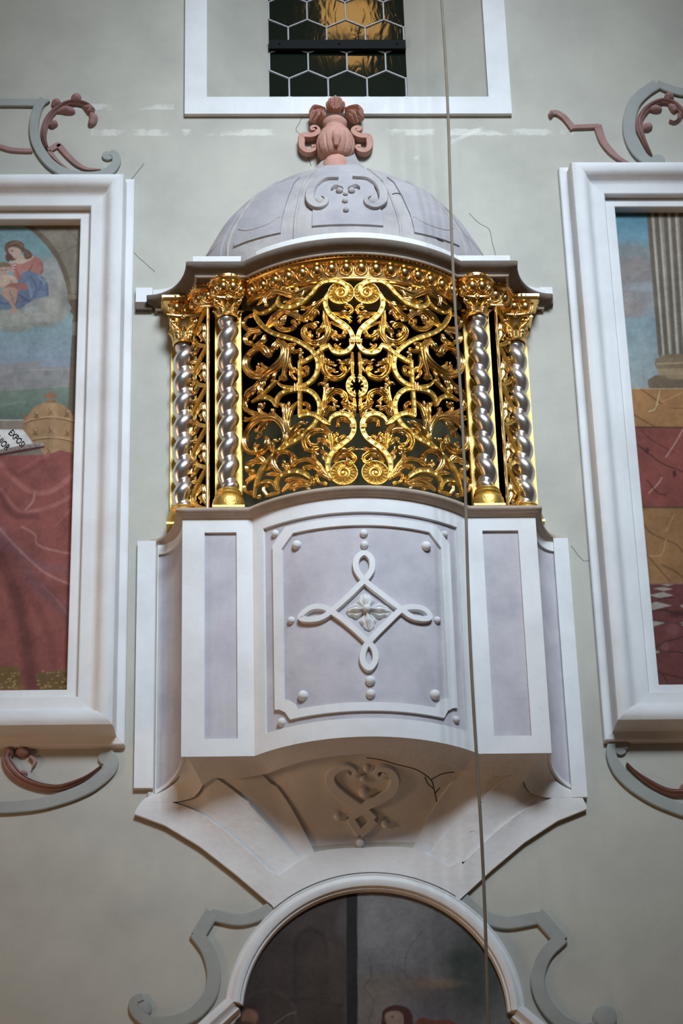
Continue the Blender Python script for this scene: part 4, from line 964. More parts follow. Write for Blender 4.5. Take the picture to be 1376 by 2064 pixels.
# urn finial
UX = at(676, 280, -.08)[0]; UY = -.05
def uz(py): return at(676, py, UY-.09)[2]
urn = thing('urn_finial', 'rose stucco urn with scrolled handles on top of the dome', 'urn', (UX, UY, uz(320)))
z0 = uz(322)
prof = [(.088, z0-.05), (.086, z0), (.078, uz(312)), (.064, uz(306)), (.060, uz(303)), (.082, uz(300)), (.104, uz(290)), (.112, uz(278)), (.110, uz(268)), (.100, uz(258)), (.084, uz(249)), (.066, uz(243)), (.060, uz(240)), (.062, uz(238))]
def fl_(a, z): 
    k = max(0, 1-abs(z-uz(284))/.075)
    return 1-.24*k*(abs(sin(a*5.5))**.6 < .5)*1.0*(1-abs(sin(a*5.5))**.6/.5)
obj('bowl', lathe(prof, (UX, UY, 0), 88, -pi*.75, pi*.75, fl_), 'urn_rose', urn, 60)
obj('rim', lathe([(.058, uz(241)), (.066, uz(236)), (.070, uz(233)), (.070, uz(228)), (.062, uz(225)), (.02, uz(224))], (UX, UY, 0), 40, -pi*.75, pi*.75), 'urn_rose', urn, 50)
obj('gadroon', sweep(lambda u, v, h: np.array((UX+u, UY-.100-h-.012*(1-abs(v-uz(280))/.1), v)), [(0, uz(296)), (.002, uz(282)), (0, uz(264))], [(0, .012), (.4, .026), (.8, .022), (1, .010)], ROUND, [(0, .01), (.5, .026), (1, .006)], ds=.006), 'urn_rose', urn, 70)
def urn_w(p): q = at(580+p[0]/6.88, 190+p[1]/6.88, -.045); return (q[0], q[2])
for P in ([(400, 480), (340, 495), (330, 470), (375, 460), (420, 500), (400, 545), (330, 575), (200, 575), (190, 640), (195, 730), (250, 785), (320, 790), (370, 760), (380, 730), (330, 735)], [(935, 500), (990, 505), (1000, 475), (955, 465), (905, 500), (925, 545), (1000, 580), (1110, 590), (1130, 640), (1130, 730), (1080, 785), (1010, 785), (965, 755), (960, 730), (1010, 730)]):
    obj('handle', sweep(lambda u, v, h: np.array((u, -.02-h, v)), [urn_w(p) for p in P], [(0, .010), (.3, .017), (.6, .020), (1, .012)], FLAT, .035, ds=.007, n=6), 'urn_rose', urn, 50)
for P, w in (([(500, 270), (440, 290), (390, 330), (320, 400)], .030), ([(520, 250), (440, 250), (370, 265), (310, 320)], .026), ([(820, 280), (880, 310), (930, 370), (960, 420)], .030), ([(790, 250), (880, 245), (970, 265), (1045, 310)], .026), ([(840, 270), (920, 310), (1000, 350), (1050, 370)], .026), ([(500, 290), (470, 330), (440, 390)], .024)):
    obj('side_leaf', sweep(lambda u, v, h: np.array((u, -.06-h, v)), [urn_w(p) for p in P], [(0, .6*w), (.5, w), (.85, .9*w), (1, .2*w)], LEAF, [(0, .03), (.6, .045), (1, .012)], base=[(0, .0), (.6, .02), (1, 0)], ds=.006), 'urn_rose', urn, 70)
for P, w in (([(655, 260), (655, 160), (655, 62)], .020), ([(620, 260), (590, 170), (600, 90)], .018), ([(690, 260), (715, 170), (705, 85)], .018), ([(600, 260), (565, 180), (552, 140)], .016), ([(710, 260), (750, 190), (762, 140)], .016)):
    obj('top_leaf', sweep(lambda u, v, h: np.array((u, -.07-h, v)), [urn_w(p) for p in P], [(0, .7*w), (.5, w), (.85, .95*w), (1, .3*w)], LEAF, [(0, .03), (.6, .04), (1, .012)], ds=.006), 'urn_rose', urn, 70)

# ------------------------------------------------------------------ gilded entablature
ent = thing('gilded_entablature', 'gilded egg-and-dart moulding running under the dark cornice', 'moulding', (CX, -.3, 9.41))
EP = [(-.030, 9.398), (.000, 9.400), (.008, 9.404), (.008, 9.414), (.002, 9.420), (.004, 9.428), (.008, 9.446), (.012, 9.466), (.014, 9.484), (.020, 9.492), (.040, 9.496), (.044, 9.504), (.040, 9.512), (.046, 9.516), (.046, 9.530), (-.03, 9.534)]
def plan_sweep(path, prof, off=0.0):
    """a cornice profile carried along a plan line (outward is on the left of travel seen from above going +x at the front)"""
    P = np.array(path, float); n = len(P); rows = [[] for _ in range(n)]
    for i in range(n):
        a = nz(P[i]-P[i-1]) if i > 0 else nz(P[1]-P[0]); b = nz(P[i+1]-P[i]) if i < n-1 else a
        na, nb_ = np.array((a[1], -a[0])), np.array((b[1], -b[0])); m = nz(na+nb_); k = 1/max(.35, m@na)
        for o, z in prof:
            q = P[i]+m*k*(o+off); rows[i].append((q[0], q[1], z))
    return loft(rows)
FCX, FCY = 0.672, -0.262          # front column axis
BCX, BCY = 0.905, -0.085          # rear column axis
RE = 0.775                        # bow of the entablature face
ab = math.asin(.565/RE)
bowp = [(CX+RE*sin(t), YC-RE*cos(t)) for t in np.linspace(-ab, ab, 61)]
bm = obj('bow_moulding', plan_sweep(bowp, EP), 'burnished_gold', ent, 50)
def egg(parent, x, y, nx, ny, z=9.462):
    """one egg in its shell on the ovolo, facing (nx, ny)"""
    c = np.array((x+nx*.016, y+ny*.016, z)); t = np.array((-ny, nx, 0)); o = np.array((nx, ny, -.35)); o = nz(o); up = np.cross(t, o); up = up if up[2] > 0 else -up
    V, F = ball((0, 0, 0), 1.0, nu=12, nv=8)
    E_ = obj('egg', ([c+t*p[0]*.029+o*p[1]*.023+up*p[2]*(.035 if p[2] < 0 else .030) for p in V], F), 'burnished_gold', parent, 80)
    ring = [c+o*.003+t*.036*sin(a)+up*(-.038*cos(a)) for a in np.linspace(-2.3, 2.3, 15)]
    obj('egg_shell', tube(ring, [.0018+.0018*cos(a/2) for a in np.linspace(-2.3, 2.3, 15)], 6), 'burnished_gold', E_, 80)
def bead_row(parent, path, z, off, step=.024):
    P = resample(np.array(path), step)
    V, F = [], []
    for i in range(len(P)-1):
        d = nz(P[i+1]-P[i]); n = np.array((d[1], -d[0])); c = (P[i]+P[i+1])/2+n*off
        L_ = step*(.62 if i % 3 else .3)
        V, F = join((V, F), ball((0, 0, 0), 1, nu=8, nv=6)) if False else (V, F)
        b, f = ball((0, 0, 0), 1.0, nu=8, nv=6)
        V, F = join((V, F), ([(c[0]+d[0]*p[0]*L_*.5+n[0]*p[1]*.006, c[1]+d[1]*p[0]*L_*.5+n[1]*p[1]*.006, z+p[2]*.0065) for p in b], f))
    o = obj('bead_row', (V, F), 'burnished_gold', parent, 80); o['kind'] = 'stuff'
for t in np.linspace(-ab+.055, ab-.055, 16): egg(bm, CX+RE*sin(t), YC-RE*cos(t), sin(t), -cos(t))
bead_row(bm, bowp, 9.523, .048)
for sg in (-1, 1):
    fx, fy = CX+sg*FCX, FCY
    dr_ = obj('drum', lathe([(r+.062, z-9.4) for r, z in EP], (fx, fy, 9.4), 36), 'burnished_gold', ent, 50)
    for a in (-62, -20, 22, 64):
        A = radians(a); egg(dr_, fx+.064*sin(A), fy-.064*cos(A), sin(A), -cos(A))
    bead_row(dr_, [(fx+.062*sin(a), fy-.062*cos(a)) for a in np.linspace(-1.9, 1.9, 20)], 9.523, .048)
    pth = [(CX+sg*(.985), -.012), (CX+sg*.985, -.115), (CX+sg*.862, -.115), (CX+sg*.815, -.232), (CX+sg*.742, -.232)]
    if sg > 0: pth = pth[::-1]
    lk = obj('link_moulding', plan_sweep(pth, EP), 'burnished_gold', ent, 50)
    for (x, y, a) in ((.953, -.115, 0), (.893, -.115, 0), (.848, -.150, 58), (.825, -.205, 58), (.780, -.232, 0)):
        A = radians(a)*sg; egg(lk, CX+sg*x, y, sin(A), -cos(A))
    bead_row(lk, pth, 9.523, .048)

# ------------------------------------------------------------------ twisted columns
def column(sg, x, y, zb, zc, zt, R, pitch, label, phase=0.0, plinth=False):
    """silvered twisted shaft on a gilded base, gilded capital and backing board; sg gives the twist hand"""
    t = thing('twisted_column', label, 'column', (x, y, zb), group='silvered twisted columns of the balcony', kind='thing')
    H = zc-zb; z0 = .120; rows = []
    nzs = 210; na = 30
    for i in range(nzs+1):
        z = z0+(H-z0)*i/nzs; f = min(1, (z-z0)/.03, (H-z)/.03); f = max(f, 0)
        row = []
        for j in range(na):
            a = 2*pi*j/na; ph = sg*2*pi*z/pitch+phase
            d = abs(cos((a-ph)/2))
            g = .62+.38*d**.9
            e = .06*R*(.35+.65*f)
            rr = R*(g*(.25+.75*f)+.70*.75*(1-f))*.93
            row.append((rr*sin(a)+e*sin(ph), -(rr*cos(a)+e*cos(ph)), z))
        rows.append(row)
    obj('shaft', loft(rows, True), 'silver_leaf', t, 75, local=True)
    b = lathe([(R*1.40, .0), (R*1.46, .02), (R*1.46, .045), (R*1.40, .062), (R*1.24, .072), (R*1.12, .076), (R*1.22, .081), (R*1.27, .089), (R*1.20, .097), (R*1.04, .101), (R*1.11, .106), (R*1.14, .112), (R*1.06, .119), (R*.85, .124)], (0, 0, 0), 32)
    bs = obj('base', b, 'matte_gold', t, 45, local=True)
    obj('plinth', box(-R*1.4, R*1.4, -R*1.4, R*1.4, -.012, .0), 'matte_gold', bs, 20, local=True)
    hc = zt-zc
    cp = obj('capital', lathe([(R*.9, H-.012), (R*1.05, H-.006), (R*1.0, H+.006), (R*.84, H+.010), (R*.86, H+.03), (R*.95, H+hc*.55), (R*1.25, H+hc*.82), (R*1.35, H+hc*.88)], (0, 0, 0), 28), 'burnished_gold', t, 45, local=True)
    def CAPM(ph0):
        def M(u, v, h):
            k = v/hc
            r = R*(.90+.10*k+.75*max(0, k-.35)**2)+h
            a = ph0+u/R; return np.array((r*sin(a), -r*cos(a), H+v))
        return M
    for k in range(8):
        ph = 2*pi*k/8
        hgt = hc*(.50 if k % 2 == 0 else .66)
        w = R*.40
        obj('leaf', sweep(CAPM(ph), [(0, .006), (0, hgt*.6), (0, hgt)], [(0, w*.8), (.25, w*.85), (.3, w*.62), (.4, w*.95), (.55, w*.62), (.65, w*.9), (.85, w*.6), (1, w*.25)], LEAF, [(0, .006), (.6, .010), (1, .012)], base=[(0, 0), (.6, .004), (.85, .014), (1, .020)], ds=.005), 'burnished_gold', cp, 70, local=True)
    for k in range(4):
        a = pi/4+pi/2*k
        c = np.array((R*1.36*sin(a), -R*1.36*cos(a), H+hc*.74))
        tv = np.array((cos(a), sin(a), 0)); ov = np.array((sin(a), -cos(a), 0))
        sp = [c+(ov*.55*0+tv*0)+np.array((ov[0]*r_*sin(q), ov[1]*r_*sin(q), r_*cos(q))) for q, r_ in [(q, .006+.018*(1-q/9.0)) for q in np.linspace(0, 9, 26)]]
        obj('volute', join(tube(sp, .0065, 6), ball(c, .013, nu=8, nv=6)), 'burnished_gold', cp, 70, local=True)
    q = R*1.55
    ab_ = [(q*(1-.12*(1-abs(2*s-1)**2))*cx_ if False else 0) for s in (0,) for cx_ in (0,)]
    pts = []
    for (ax, ay), (bx, by) in (((-q, -q), (q, -q)), ((q, -q), (q, q)), ((q, q), (-q, q)), ((-q, q), (-q, -q))):
        for i in range(8):
            s = i/8; inn = .20*(1-(2*s-1)**2); px, py = ax+(bx-ax)*s, ay+(by-ay)*s
            pts.append((px*(1-inn*(abs(by-ay) > 0)), py*(1-inn*(abs(bx-ax) > 0))))
    ab2 = loft([[(px*k, py*k, H+zz) for px, py in pts] for k, zz in ((.86, hc*.88), (.94, hc*.90), (1.0, hc*.94), (1.0, hc), (.3, hc))], True)
    obj('abacus', ab2, 'burnished_gold', cp, 45, local=True)
    obj('capital_boss', ball((0, -q*.86, H+hc*.90), .014, (1, .7, 1), nu=10, nv=7), 'burnished_gold', cp, 80, local=True)
    yb_ = R*1.05
    bw = R*1.20
    obj('backing_board', box(-bw, bw, yb_, yb_+.02, -.01, zt-zb-.004), 'board_gold', t, 20, local=True)
    return t
ZCB = 8.104
def colz(px, py, y): return at(px, py, y)[2]
zc_f, zt_f = at(456, 629, FCY-.058)[2], 9.400
zc_b, zt_b = at(366, 682, BCY-.058)[2], 9.400
column(1, CX-FCX, FCY, ZCB+.01, zc_f, zt_f, .0585, .1385, 'silvered twisted column at the front beside the gate, on the tiara fresco side', 1.2)
column(-1, CX+FCX, FCY, ZCB+.01, zc_f, zt_f, .0585, .1385, 'silvered twisted column in front of the balcony beside the gate, just behind the hanging rope', -1.2)
column(1, CX-BCX-.008, BCY, ZCB+.01, zc_b, zt_b, .0585, .1385, 'silvered twisted column set back against the wall, nearest the tiara fresco', 2.6)
column(-1, CX+BCX-.012, BCY, ZCB+.01, zc_b, zt_b, .0585, .1385, 'silvered twisted column set back against the wall, nearest the fluted column fresco', -2.6)

# ------------------------------------------------------------------ gilded openwork gate
RG = 0.765; GYC = YC
def GATE(u, v, h):
    a = u/RG; return np.array((CX+(RG+h)*sin(a), GYC-(RG+h)*cos(a), v))
def mirror(M): return lambda u, v, h: M(-u, v, h)
def gt(z):
    x0, y0 = (480, 540) if z == 'T' else (480, 770)
    return lambda p: inv(GATE, x0+p[0]/5.504, y0+p[1]/5.504, (-.3, 8.8))
_cache = {}
def guv(z, p):
    k = (z, p)
    if k not in _cache:
        q = gt(z)(p); _cache[k] = (q[0]-GC, q[1])
    return _cache[k]
GC = 0.0
GC = gt('T')((1295, 700))[0]        # the seam between the two leaves
STRAPS = [  # (crop, points, half width in crop px)
 ('T', [(188, 468), (203, 535), (245, 612), (312, 680), (400, 733), (500, 765), (600, 795), (700, 840), (790, 900), (850, 962), (884, 1040), (888, 1130), (858, 1212), (800, 1278), (720, 1322), (640, 1342), (560, 1340), (480, 1312), (432, 1255)], [(0, 10), (.06, 27), (.9, 27), (1, 6)]),
 ('T', [(432, 1262), (385, 1310), (320, 1372), (240, 1440), (165, 1490)], [(0, 24), (.6, 16), (1, 4)]),
 ('T', [(1215, 290), (1205, 225), (1150, 175), (1060, 158), (960, 170), (885, 222), (835, 285), (800, 320)], [(0, 20), (.3, 27), (1, 24)]),
 ('T', [(820, 290), (750, 365), (660, 420), (560, 445), (490, 437), (445, 395), (462, 315)], [(0, 18), (.3, 29), (.8, 28), (1, 4)]),
 ('T', [(440, 405), (380, 465), (300, 505), (235, 512), (188, 468)], [(0, 24), (.7, 18), (1, 5)]),
 ('T', [(1005, 290), (972, 370), (980, 450), (1022, 525), (1095, 590), (1172, 640), (1232, 700), (1265, 770), (1270, 830), (1252, 892), (1200, 940), (1120, 955), (1052, 930), (1008, 866)], [(0, 18), (.1, 28), (.92, 27), (1, 14)]),
 ('T', [(1022, 868), (950, 900), (890, 948), (820, 998), (750, 1038), (680, 1062)], 26),
 ('T', [(690, 1040), (691, 1180), (691, 1320), (690, 1500), (690, 1655)], 23),
 ('B', [(165, 232), (240, 192), (330, 180), (390, 212), (432, 275)], [(0, 5), (.5, 27), (1, 22)]),
 ('B', [(432, 285), (438, 200), (482, 140), (560, 105), (655, 92), (760, 95), (842, 140), (895, 220), (908, 312), (882, 420), (830, 500), (740, 590), (640, 660), (520, 722), (430, 790), (350, 870), (290, 942), (250, 1012), (222, 1090), (200, 1180), (185, 1290)], [(0, 10), (.05, 27), (.88, 28), (1, 5)]),
 ('B', [(678, 392), (760, 366), (840, 375), (910, 410), (962, 450), (1028, 482)], [(0, 27), (.8, 28), (1, 12)]),
 ('B', [(1012, 468), (1035, 415), (1090, 375), (1160, 364), (1230, 390), (1274, 450), (1284, 505), (1276, 572), (1236, 640), (1160, 702), (1080, 762), (1022, 840), (1000, 920), (1010, 1010), (1045, 1085)], [(0, 12), (.1, 27), (.9, 28), (1, 10)]),
 ('B', [(200, 1175), (262, 1130), (340, 1112), (400, 1130), (440, 1205)], [(0, 8), (.5, 24), (1, 20)]),
 ('B', [(455, 1210), (432, 1130), (470, 1060), (560, 1010), (660, 1000), (750, 1030), (810, 1080)], [(0, 14), (.2, 28), (.9, 28), (1, 14)]),
]
FRONDS = [  # (crop, points, half width px, kind, lobes)
 ('T', [(870, 205), (790, 215), (700, 262), (610, 300), (510, 275), (430, 262), (360, 295), (290, 345), (215, 415)], 44, 'leaf', 4),
 ('T', [(700, 270), (650, 245), (625, 195)], 24, 'leaf', 2), ('T', [(360, 300), (310, 360), (325, 440)], 26, 'curl', 0),
 ('T', [(740, 340), (680, 350), (580, 380), (530, 400)], 26, 'leaf', 2),
 ('T', [(230, 640), (180, 685), (105, 680), (68, 620), (105, 560), (185, 520)], 24, 'curl', 0),
 ('T', [(250, 690), (160, 715), (95, 780), (110, 840), (165, 840)], 30, 'curl', 1), ('T', [(290, 740), (275, 815), (215, 850), (170, 880)], 28, 'curl', 1), ('T', [(260, 700), (200, 760), (170, 800)], 18, 'leaf', 0),
 ('T', [(310, 640), (390, 560), (450, 500), (500, 470)], 26, 'leaf', 0),
 ('T', [(330, 650), (420, 600), (440, 650), (500, 690), (580, 685), (630, 640), (600, 580)], 32, 'curl', 2), ('T', [(400, 590), (440, 540), (520, 490), (600, 510)], 26, 'leaf', 1),
 ('T', [(500, 480), (570, 505), (640, 530), (700, 570), (770, 530), (840, 450), (960, 340)], 32, 'leaf', 3), ('T', [(530, 520), (500, 570), (490, 640)], 26, 'leaf', 2), ('T', [(850, 440), (845, 520), (800, 590)], 30, 'curl', 2),
 ('T', [(930, 380), (820, 440), (700, 470)], 24, 'leaf', 2),
 ('T', [(960, 470), (965, 560), (985, 650), (1000, 730), (960, 810), (905, 885)], 40, 'stem', 0),
 ('T', [(985, 720), (930, 795), (840, 835), (755, 790), (722, 720), (762, 655), (830, 648), (870, 670)], 34, 'curl', 3), ('T', [(950, 600), (935, 680), (865, 740)], 28, 'leaf', 3), ('T', [(800, 690), (790, 740), (830, 770)], 20, 'leaf', 1),
 ('T', [(1000, 650), (1050, 730), (1120, 770), (1195, 745)], 28, 'curl', 3), ('T', [(1010, 600), (1060, 620), (1150, 670), (1210, 740)], 20, 'leaf', 0), ('T', [(1020, 720), (1060, 780), (1080, 800)], 20, 'leaf', 0),
 ('T', [(1040, 500), (1130, 515), (1225, 515), (1262, 475), (1230, 432), (1175, 450)], 28, 'curl', 2), ('T', [(1120, 540), (1200, 560), (1255, 620)], 24, 'curl', 1),
 ('T', [(1190, 935), (1120, 905), (1080, 875), (1090, 850)], 26, 'curl', 2),
 ('T', [(430, 800), (495, 870), (505, 960), (455, 1060), (360, 1150), (250, 1205), (150, 1180), (92, 1090), (112, 985), (190, 915), (275, 900), (330, 950), (325, 1000)], 46, 'curl', 0),
 ('T', [(330, 1150), (250, 1130), (210, 1090)], 22, 'leaf', 2), ('T', [(350, 1130), (290, 1100), (250, 1050)], 18, 'leaf', 1), ('T', [(260, 1150), (210, 1150), (180, 1180)], 18, 'leaf', 0),
 ('T', [(490, 810), (545, 910), (545, 1040), (515, 1160), (510, 1260)], 34, 'curl', 2), ('T', [(555, 930), (570, 1060), (610, 1145), (680, 1150)], 28, 'curl', 1), ('T', [(420, 820), (400, 880), (365, 945)], 30, 'curl', 2), ('T', [(570, 1140), (600, 1200), (650, 1250)], 18, 'leaf', 0),
 ('T', [(520, 860), (610, 930), (710, 915)], 28, 'curl', 2), ('T', [(700, 920), (695, 980), (690, 1040)], 18, 'leaf', 1), ('T', [(540, 850), (600, 860), (650, 850)], 18, 'leaf', 0),
 ('T', [(700, 1115), (765, 1110), (765, 1175), (715, 1195), (705, 1150)], 26, 'curl', 0),
 ('T', [(920, 950), (945, 1060), (965, 1160), (1040, 1228), (1130, 1220), (1185, 1160), (1135, 1090)], 36, 'curl', 2), ('T', [(940, 990), (990, 1060), (1070, 1060)], 26, 'leaf', 2), ('T', [(960, 1090), (1010, 1140), (1080, 1130)], 26, 'leaf', 2), ('T', [(970, 1170), (980, 1240), (930, 1310)], 28, 'curl', 2), ('T', [(900, 900), (930, 980), (940, 1100)], 30, 'stem', 0),
 ('T', [(1262, 930), (1262, 1080), (1268, 1200)], 24, 'stem', 0), ('T', [(1262, 1010), (1190, 1050), (1115, 1058)], 26, 'leaf', 2),
 ('T', [(400, 1120), (330, 1190), (260, 1270), (180, 1340), (80, 1385)], 28, 'leaf', 3), ('T', [(290, 1220), (265, 1300), (250, 1380)], 26, 'curl', 2), ('T', [(420, 1150), (400, 1220), (370, 1270)], 20, 'curl', 0),
 ('B', [(250, 0), (170, 90), (110, 170), (60, 265)], 34, 'leaf', 3), ('B', [(265, 20), (245, 70), (250, 125)], 28, 'curl', 1),
 ('B', [(950, 380), (960, 230), (965, 120), (960, 60)], 26, 'stem', 2), ('B', [(965, 250), (995, 165), (1080, 112), (1170, 135), (1200, 200), (1150, 255)], 34, 'curl', 3), ('B', [(960, 240), (1025, 190), (1095, 235)], 26, 'curl', 2), ('B', [(955, 380), (1000, 300), (1085, 310)], 30, 'leaf', 3), ('B', [(960, 90), (990, 70), (1010, 60)], 24, 'leaf', 2),
 ('B', [(1285, 390), (1255, 300), (1160, 275)], 32, 'leaf', 3), ('B', [(1285, 390), (1290, 280), (1285, 165)], 22, 'stem', 0), ('B', [(1280, 200), (1240, 180), (1210, 170)], 18, 'leaf', 0),
 ('B', [(700, 315), (765, 320), (785, 270), (745, 240), (720, 260)], 27, 'curl', 0),
 ('B', [(1245, 455), (1175, 420), (1110, 448), (1110, 512)], 27, 'curl', 0),
 ('B', [(460, 745), (525, 640), (510, 510), (430, 412), (310, 402), (195, 455), (112, 560), (82, 660), (112, 758), (200, 798), (290, 770), (335, 685), (318, 610)], 38, 'curl', 0),
 ('B', [(440, 420), (300, 370), (240, 320), (262, 235)], 30, 'curl', 2), ('B', [(470, 440), (400, 350), (385, 300)], 24, 'curl', 1), ('B', [(330, 400), (170, 350), (60, 280)], 28, 'leaf', 2), ('B', [(300, 410), (160, 410), (60, 432)], 24, 'leaf', 2), ('B', [(330, 430), (270, 480), (200, 560)], 22, 'leaf', 2), ('B', [(360, 430), (270, 520), (235, 630)], 26, 'leaf', 2),
 ('B', [(200, 780), (190, 720), (240, 700)], 20, 'leaf', 1),
 ('B', [(500, 680), (545, 520), (530, 370), (515, 240)], 38, 'leaf', 2), ('B', [(545, 600), (570, 420), (610, 290), (670, 215)], 26, 'leaf', 1), ('B', [(520, 300), (490, 260), (460, 240)], 22, 'leaf', 0), ('B', [(535, 300), (560, 260), (565, 235)], 22, 'leaf', 0), ('B', [(560, 640), (620, 540), (690, 470), (735, 440)], 26, 'leaf', 2), ('B', [(545, 680), (630, 570), (750, 520)], 22, 'leaf', 2), ('B', [(600, 600), (650, 590), (690, 570)], 18, 'leaf', 0),
 ('B', [(380, 780), (385, 700), (430, 635)], 28, 'leaf', 2), ('B', [(300, 900), (250, 850), (215, 800)], 34, 'leaf', 1),
 ('B', [(285, 890), (190, 885), (112, 930), (120, 990), (190, 1000)], 30, 'curl', 2), ('B', [(230, 1025), (120, 1095), (85, 1175), (125, 1235), (185, 1235)], 27, 'curl', 0), ('B', [(205, 1270), (230, 1280), (250, 1250)], 20, 'leaf', 0),
 ('B', [(490, 1030), (420, 960), (400, 880), (450, 800), (540, 782), (610, 830), (622, 880)], 34, 'curl', 2), ('B', [(310, 1030), (400, 1030), (500, 1040)], 24, 'leaf', 0), ('B', [(300, 980), (380, 950), (430, 960)], 20, 'leaf', 0),
 ('B', [(1045, 1085), (960, 1010), (880, 925), (780, 868), (680, 880), (590, 940)], 32, 'curl', 2), ('B', [(960, 1010), (870, 900), (820, 800)], 30, 'leaf', 2), ('B', [(990, 1040), (880, 970), (790, 935), (715, 970)], 26, 'curl', 1), ('B', [(575, 1000), (550, 950), (490, 910)], 26, 'leaf', 2), ('B', [(570, 1000), (560, 940), (550, 900)], 20, 'leaf', 0),
 ('B', [(480, 1210), (560, 1150), (640, 1115), (700, 1100)], 28, 'leaf', 2), ('B', [(560, 1180), (680, 1150), (800, 1150)], 28, 'leaf', 2), ('B', [(520, 1090), (620, 1080), (760, 1120), (860, 1140)], 28, 'leaf', 0), ('B', [(640, 1180), (620, 1195), (600, 1200)], 22, 'leaf', 0), ('B', [(800, 1050), (830, 1100), (840, 1150)], 34, 'curl', 0), ('B', [(1040, 1090), (940, 1040), (880, 1050), (900, 1120), (990, 1140)], 22, 'curl', 0),
 ('B', [(320, 1260), (290, 1210), (300, 1160), (340, 1150)], 20, 'curl', 0), ('B', [(300, 1270), (380, 1250), (470, 1220)], 20, 'leaf', 0),
 ('B', [(930, 470), (1005, 570), (1030, 660), (1040, 760)], 34, 'stem', 0), ('B', [(1000, 560), (900, 532), (795, 560), (735, 650), (752, 742), (822, 765), (900, 730)], 36, 'curl', 2), ('B', [(820, 570), (770, 620), (800, 690), (860, 700)], 20, 'leaf', 2), ('B', [(1025, 730), (965, 655), (880, 650)], 30, 'curl', 3), ('B', [(1060, 720), (1060, 610), (1115, 575)], 26, 'curl', 1), ('B', [(1090, 700), (1130, 640), (1190, 590)], 26, 'leaf', 2), ('B', [(985, 910), (970, 810), (910, 760)], 26, 'leaf', 2),
 ('B', [(1060, 890), (1140, 805), (1230, 800), (1295, 850), (1260, 905), (1200, 880)], 32, 'curl', 2), ('B', [(1090, 800), (1210, 775), (1290, 725)], 28, 'leaf', 2), ('B', [(1110, 840), (1180, 830), (1220, 850)], 20, 'leaf', 2),
]
PXM = 1/(5.504*381)
def frond(M, P, w, kind, lobes, lift):
    W = w*PXM*1.2
    if kind == 'curl': kw = [(0, .55*W), (.25, .95*W), (.6, .8*W), (.82, .62*W), (.92, .95*W), (.97, .85*W), (1, .3*W)]; kh = [(0, .5*W), (.3, .95*W), (.8, .8*W), (.92, 1.35*W), (1, .6*W)]
    elif kind == 'stem': kw = [(0, .6*W), (.5, W), (1, .6*W)]; kh = [(0, .5*W), (.5, .9*W), (1, .5*W)]
    else: kw = [(0, .5*W), (.3, W), (.62, .9*W), (.7, .7*W), (.8, .95*W), (.9, .65*W), (1, .2*W)]; kh = [(0, .5*W), (.5, .95*W), (.85, .8*W), (1, .3*W)]
    vf = sweep(M, P, kw, LEAF, kh, base=[(0, lift-.004), (.5, lift+.008), (1, lift+.002)], ds=.0055, n=8)
    C = np.array(catmull(P, 8)); T = np.gradient(C, axis=0); n = len(C)
    for k in range(lobes):      # small side lobes, each a curled tip
        t = .22+.62*k/max(1, lobes-1) if lobes > 1 else .5
        i = int(t*(n-1)); d = nz(T[i]); sd = (1 if k % 2 == 0 else -1)
        q = np.array((-d[1], d[0]))*sd; L_ = W*(1.9-.5*t)
        pts = [C[i]+q*W*.3, C[i]+q*W*.95+d*L_*.35, C[i]+q*W*1.25+d*L_*.8, C[i]+q*W*1.05+d*L_*1.15]
        vf = join(vf, sweep(M, pts, [(0, .3*W), (.4, .42*W), (.75, .36*W), (.9, .46*W), (1, .14*W)], ROUND, [(0, .35*W), (.6, .5*W), (1, .25*W)], base=lift+.002, ds=.005, n=5))
    return vf
def ruff_volute(M, c, r0, r1, spin):
    """fluted ruff with a raised snail in its middle"""
    rows = []; na = 96
    for rr, hh in ((r1, -.012), (r1, .004), (r1*.985, .010), (r1*.95, .010), (r1*.90, .003), (r1*.75, -.001), (r0*1.25, .004), (r0, .012), (r0*.6, .010), (.0005, .010)):
        row = []
        for j in range(na):
            a = 2*pi*j/na; fl = .0045*cos(a*18)*(1 if r0*1.1 < rr < r1*.93 else 0)
            sq = 1.0
            row.append(M(c[0]+rr*cos(a)*sq, c[1]+rr*sin(a)*sq, hh+fl))
        rows.append(row)
    vf = loft(rows, True)
    sp = [(c[0]+rr*cos(a), c[1]+rr*sin(a)) for a, rr in [(spin*q+.8, r0*(.18+.92*(q/12.0))) for q in np.linspace(0, 12, 40)]]
    return join(vf, sweep(M, sp, [(0, .003), (1, .0075)], ROUND, [(0, .016), (1, .008)], base=.008, ds=.005, raw=True))
